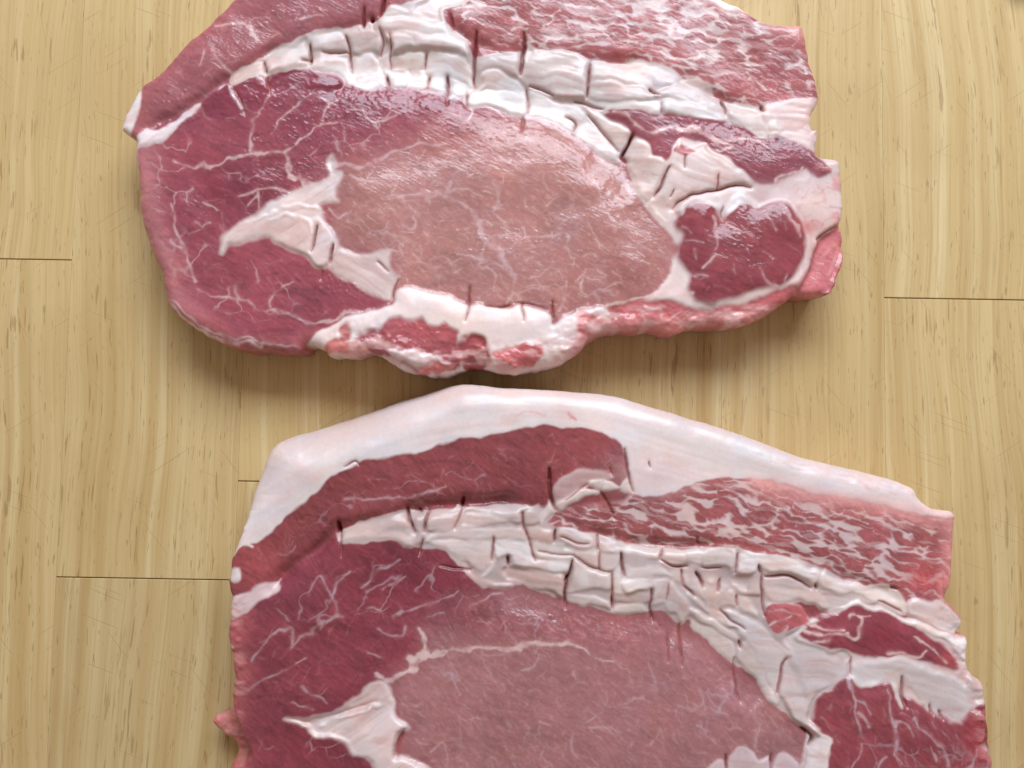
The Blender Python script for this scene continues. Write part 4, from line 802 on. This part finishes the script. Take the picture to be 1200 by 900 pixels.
    for p, lf, tl, cc, fo in (
        ("398,622 418,615 447,607 473,600 480,610 483,621 463,618 430,621", 0, T, C, 1.2), ("402,626 430,622 463,619 483,624 488,640 475,638 457,630 430,628 407,631 400,638", 2, T, B, 0.8), ("488,607 497,599 500,604 495,633 488,640 487,623", 2, T, C, 0.8),
        ("503,601 530,595 540,595 537,612 530,622 503,623 500,618", 2, T, C, 1.8), ("543,597 573,595 604,591 622,591 613,601 612,613 593,612 573,616 540,619 537,613", 3, T, B, 2.2), ("613,600 624,592 633,590 632,613 617,616", 3, T, C, 1.4),
        ("503,625 540,620 580,619 615,619 617,626 620,632 593,630 567,631 540,631 513,630 496,637", 5, T, B, 0.9), ("497,634 513,631 540,632 577,630 575,654 568,669 560,668 540,655 522,647 507,641", 6, (0, .03), W, 0.9),
        ("621,620 639,619 648,623 645,636 631,632 620,629", 4, T, C, 1.2), ("651,632 653,621 673,623 699,629 700,644 673,640", 4, T, C, 1.6), ("660,637 673,640 699,646 703,668 687,663 672,648 660,647", 5, T, B, 1.2), ("703,636 720,641 724,647 703,647", 2, T, srgb(204, 176, 164), .8),
        ("704,648 728,647 728,663 719,669 704,669", 5, T, B, 0.8), ("720,636 753,640 777,643 772,655 753,653 740,649 727,646", 5, T, W, 1.0), ("779,644 800,645 822,647 822,664 808,660 793,663 777,661 774,655", 5, T, W, 1.2),
        ("823,647 840,644 860,643 863,653 860,676 852,665 825,667", 5, T, W, 1.4), ("860,643 865,639 881,647 893,649 920,652 944,664 962,668 956,687 944,681 928,673 900,671 889,661 885,672 864,675 863,657", 6, T, srgb(222, 208, 204), 1.4),
        ("895,684 920,685 940,690 962,696 972,715 940,706 904,704 896,694", 5, T, B, 1.2), ("968,666 974,676 1000,684 1044,688 1058,702 1063,719 1044,710 1010,698 976,694 960,684 962,672", 7, T, srgb(222, 202, 194), 1.4), ("964,695 1008,698 1030,704 1020,707 990,709 974,715 968,708", 4, T, B, 1.0),
        ("860,677 884,675 891,696 873,696 860,689", 3, T, C, 1.0), ("844,712 847,695 857,691 864,700 864,711 854,711", 4, T, B, 0.7), ("865,697 873,700 885,716 885,724 867,712", 4, T, W, 0.6), ("825,672 844,673 845,684 825,684", -4, T, srgb(200, 168, 158), .8), ("827,688 841,689 841,704 829,700", -2, T, srgb(206, 172, 164), .8),
        ("829,705 843,711 849,721 863,737 847,731 832,719", 4, T, srgb(222, 192, 184), .8), ("785,668 797,665 801,684 788,683", 1, T, C, .8), ("803,668 816,677 824,691 827,705 816,699 804,687 801,680", 3, T, B, .8), ("807,695 820,705 831,717 820,713 808,703", 4, T, W, .6),
        ("733,665 740,664 769,664 780,667 787,680 776,675 765,675 751,677 736,676", 6, T, W, 1.0), ("720,671 728,665 730,680 729,695 719,695 718,680", 6, (0, 0), W, .5), ("731,680 753,679 767,676 764,688 747,696 731,695", 7, T, W, .8),
        ("672,655 687,665 703,671 716,673 717,692 700,691 677,692 668,692 671,675", 6, (0, .02), W, .7), ("668,695 687,699 713,705 716,715 693,709 664,704", 5, (0, 0), B, .6), ("719,696 761,692 763,707 737,707 719,705", 3, T, C, 1.2), ("719,711 740,708 756,709 760,717 756,720 719,718", 5, (0, 0), W, .6),
        ("768,680 780,681 783,691 779,705 764,711 764,693", 6, (0, 0), W, .7), ("784,684 796,692 804,701 808,717 805,721 799,733 792,721 780,716 781,700", 8, (0, 0), W, .9),
        ("600,664 625,668 647,673 660,676 663,690 663,703 645,694 620,689 600,683 590,680 588,668", 1, T, srgb(206, 172, 162), 1.6), ("580,633 590,631 619,633 627,656 669,656 667,667 659,673 647,673 625,668 601,664 599,649 587,653 584,656 580,648", 7, (0, .02), srgb(214, 206, 206), 1.0),
        ("626,633 647,637 672,641 670,655 629,655", 7, T, W, 1.4), ("540,658 560,668 568,680 580,684 600,684 596,690 570,690 550,676", 2, (0, 0), srgb(206, 168, 162), 1.0), ("808,714 831,724 850,734 866,751 865,755 850,743 833,736 812,724", 7, (0, 0), W, .5),
        ("810,726 840,738 850,745 862,758 863,780 855,773 833,752 813,736", 8, (0, 0), W, .8), ("848,720 862,718 876,724 890,731 903,747 920,762 927,767 917,773 911,810 900,792 890,775 878,757 863,742", 7, (0, 0), srgb(212, 196, 195), .9),
        ("865,770 873,754 890,776 903,800 911,818 908,827 893,808 880,789", 8, (0, 0), W, .7),
        ("917,750 933,736 942,734 934,748 947,752 975,763 980,761 997,768 993,776 993,788 970,803 955,815 948,828 948,843 958,853 957,862 943,853 927,841 915,821 912,810 915,790 922,772 928,767", 8, (0, 0), srgb(208, 190, 190), .9),
        ("1064,705 1080,704 1104,706 1120,720 1127,731 1122,743 1100,736 1072,726 1063,719", 3, (0, 0), srgb(228, 198, 192), 1.2),
        ("974,715 990,709 1012,707 1030,712 1060,724 1100,740 1122,746 1135,749 1135,782 1120,764 1100,748 1070,734 1040,718 1012,711 986,712", 5, (0, 0), srgb(232, 218, 216), .5),
        ("997,776 1027,772 1057,769 1077,779 1093,787 1117,793 1128,803 1137,790 1150,807 1153,824 1140,825 1128,838 1120,843 1103,835 1087,828 1080,823 1067,810 1057,800 1053,788 1050,800 1053,825 1049,822 1042,800 1033,795 1020,804 1002,803 997,792", 4, (0, 0), srgb(212, 196, 194), 1.2),
        ("648,575 655,562 668,555 685,550 710,553 716,558 704,563 690,570 674,577 660,586 652,592", 1, (0, 0), srgb(198, 150, 150), 1.0), ("650,594 656,586 675,575 700,574 706,577 685,582 671,590 658,601", 6, (0, 0), W, .5),
        ("690,565 700,560 706,562 705,572 696,569", 7, (0, 0), W, .2), ("707,562 726,572 708,577", 7, (0, 0), W, .2), ("732,559 742,577 726,577", 7, (0, 0), W, .2), ("645,587 651,598 642,603 634,615 632,609", 8, (0, 0), W, .2),
        ("584,652 577,669 569,680 567,677 575,661", 10, (0, 0), W, .2), ("945,863 960,858 972,862 970,880 958,915 938,915 944,882", 4, (0, 0), srgb(220, 206, 206), .8),
        ("824,905 830,896 839,890 848,891 849,912 824,912", 2, (0, 0), srgb(206, 174, 178), .8), ("854,884 863,877 872,875 883,880 890,889 902,884 902,912 853,912", 3, (0, 0), srgb(210, 180, 184), .8), ("907,890 916,880 934,892 932,912 906,912", 3, (0, 0), srgb(212, 180, 182), .8)):
        A.piece(p, lf, 3.2, tl, cc, fold=fo)
    A.flesh()
    A.soften(3)
    A.ragged_rim(sstep(24, 8, A.esd) * sstep(690, 720, Y), srgb(222, 160, 158), 0.4)
    A.beads(((390, 770, 60, 30, 130), (330, 800, 40, 20, 60), (274, 850, 14, 40, 90), (840, 796, 40, 14, 90), (700, 850, 90, 30, 90), (1030, 846, 40, 8, 50), (1140, 850, 14, 40, 40), (430, 560, 90, 26, 60), (600, 545, 70, 26, 50), (440, 690, 80, 40, 60), (660, 720, 80, 16, 50), (970, 812, 20, 10, 30), (1030, 880, 50, 20, 30)), 0.7)
    A.paint(full, np.exp(-(((X - 684) / 8) ** 2 + ((Y - 678) / 11) ** 2)), srgb(236, 228, 226), 0.5)  # highlight on one fat block, painted into its colour
    for p, a, b, dp in (("395,612 396,618 397,624", 4.5, 4.5, 32), ("398,624 400,640 401,654", 2.0, 1.0, 10), ("476,596 481,610 486,624", 3.2, 1.6, 26), ("503,598 500,610 497,623", 2.4, 1.4, 22), ("490,596 494,600", 3.0, 2.0, 18), ("495,632 492,650", 1.3, 1.4, 12), ("542,581 541,594", 2.6, 2.6, 26), ("540,596 533,619", 1.0, 0.8, 10), ("579,629 576,656", 1.5, 1.3, 14),
                        ("613,600 613,611 617,624 620,632", 1.4, 1.2, 16), ("620,632 624,646 627,657", 1.1, 1.0, 12), ("650,621 649,635", 1.8, 1.6, 18), ("595,651 595,664", 2.8, 2.4, 20), ("671,657 667,671 661,681", 1.8, 3.2, 22), ("663,676 663,692 662,712", 3.4, 1.4, 24), ("644,548 645,577 652,597", 3.6, 1.4, 26), ("705,576 713,592 720,608", 1.2, 1.3, 14),
                        ("732,527 735,552 741,576", 1.8, 1.2, 16), ("761,541 763,548", 1.8, 1.2, 8), ("715,547 716,556", 1.6, 1.4, 8), ("700,628 700,646", 1.8, 1.4, 14), ("702,648 703,669", 0.9, 0.9, 12), ("729,648 730,663 733,675", 2.4, 2.0, 20), ("718,673 718,692 717,713", 1.3, 1.2, 16), ("763,691 763,716 764,730", 1.8, 1.2, 16), ("783,685 780,704", 0.9, 0.9, 8),
                        ("777,644 773,655", 2.4, 2.2, 12), ("774,656 790,663 806,664", 1.8, 2.2, 10), ("799,667 801,686", 1.4, 1.2, 14), ("801,687 809,693 814,700", 1.4, 1.2, 12), ("816,672 822,680 824,688", 3.4, 2.0, 20), ("845,679 842,692", 1.6, 1.4, 14), ("864,697 865,710", 1.3, 1.1, 12), ("892,676 893,700 897,722", 2.0, 1.8, 14), ("865,648 863,672", 2.6, 1.8, 14), ("889,661 892,674", 3.0, 2.0, 12),
                        ("896,676 914,675 930,677 950,689", 2.6, 2.2, 14), ("955,684 958,690", 3.2, 2.0, 14), ("822,666 832,668 846,666", 1.4, 1.2, 8), ("717,700 717,714", 1.4, 1.2, 10), ("782,742 782,776", 1.6, 1.0, 8), ("797,733 799,780", 2.4, 1.2, 10), ("862,772 862,798 868,824", 1.2, 0.6, 10), ("866,752 869,760", 2.2, 1.6, 14), ("921,772 915,790 911,812", 2.6, 2.6, 9),
                        ("845,716 856,726 872,738", 1.3, 1.2, 10), ("1044,688 1048,692", 1.2, 1.2, 6), ("1030,704 1044,710 1056,716", 1.4, 1.2, 8), ("1046,688 1052,690", 2.4, 2.0, 12), ("818,628 820,640", 3.5, 2.5, 9), ("996,770 996,788", 1.0, 0.8, 8), ("1055,792 1056,812 1058,826", 2.6, 2.0, 14), ("1087,824 1090,836", 1.6, 1.6, 10), ("1098,832 1102,842", 1.6, 1.0, 10), ("938,852 950,862 946,874", 4.0, 3.0, 18),
                        ("850,883 850,912", 1.8, 1.8, 14), ("903,883 902,912", 2.0, 1.8, 14), ("516,662 532,666 552,668", 2.2, 1.2, 8), ("420,545 416,540 404,546", 1.6, 1.0, 8), ("662,586 690,566", 0.8, 0.8, 5), ("656,630 676,636 690,638", 0.9, 1.1, 8), ("672,650 690,664 716,671", 1.0, 1.0, 8), ("631,645 650,650 672,650", 0.9, 0.9, 6)):
        A.cut(p, a, b, dp)
    def edge(x, y):
        R = np.full(x.shape, 9.0)
        top = np.clip((620 - y) / 40, 0, 1)
        R += top * (26 * np.exp(-((x - 410) / 110) ** 2) + 17 * sstep(1090, 1000, x) * sstep(290, 340, x))
        R += 5 * np.exp(-(((x - 270) / 40) ** 2 + ((y - 800) / 80) ** 2))
        return R
    A.build('pork_steak', "lower raw pork steak with a thick white fat cap along its top edge", 'raw pork steaks on the board', edge, lambda x, y: 0.7 + 0.75 * np.exp(-((x - 410) / 110) ** 2) * (y < 600))

upper_steak()
lower_steak()
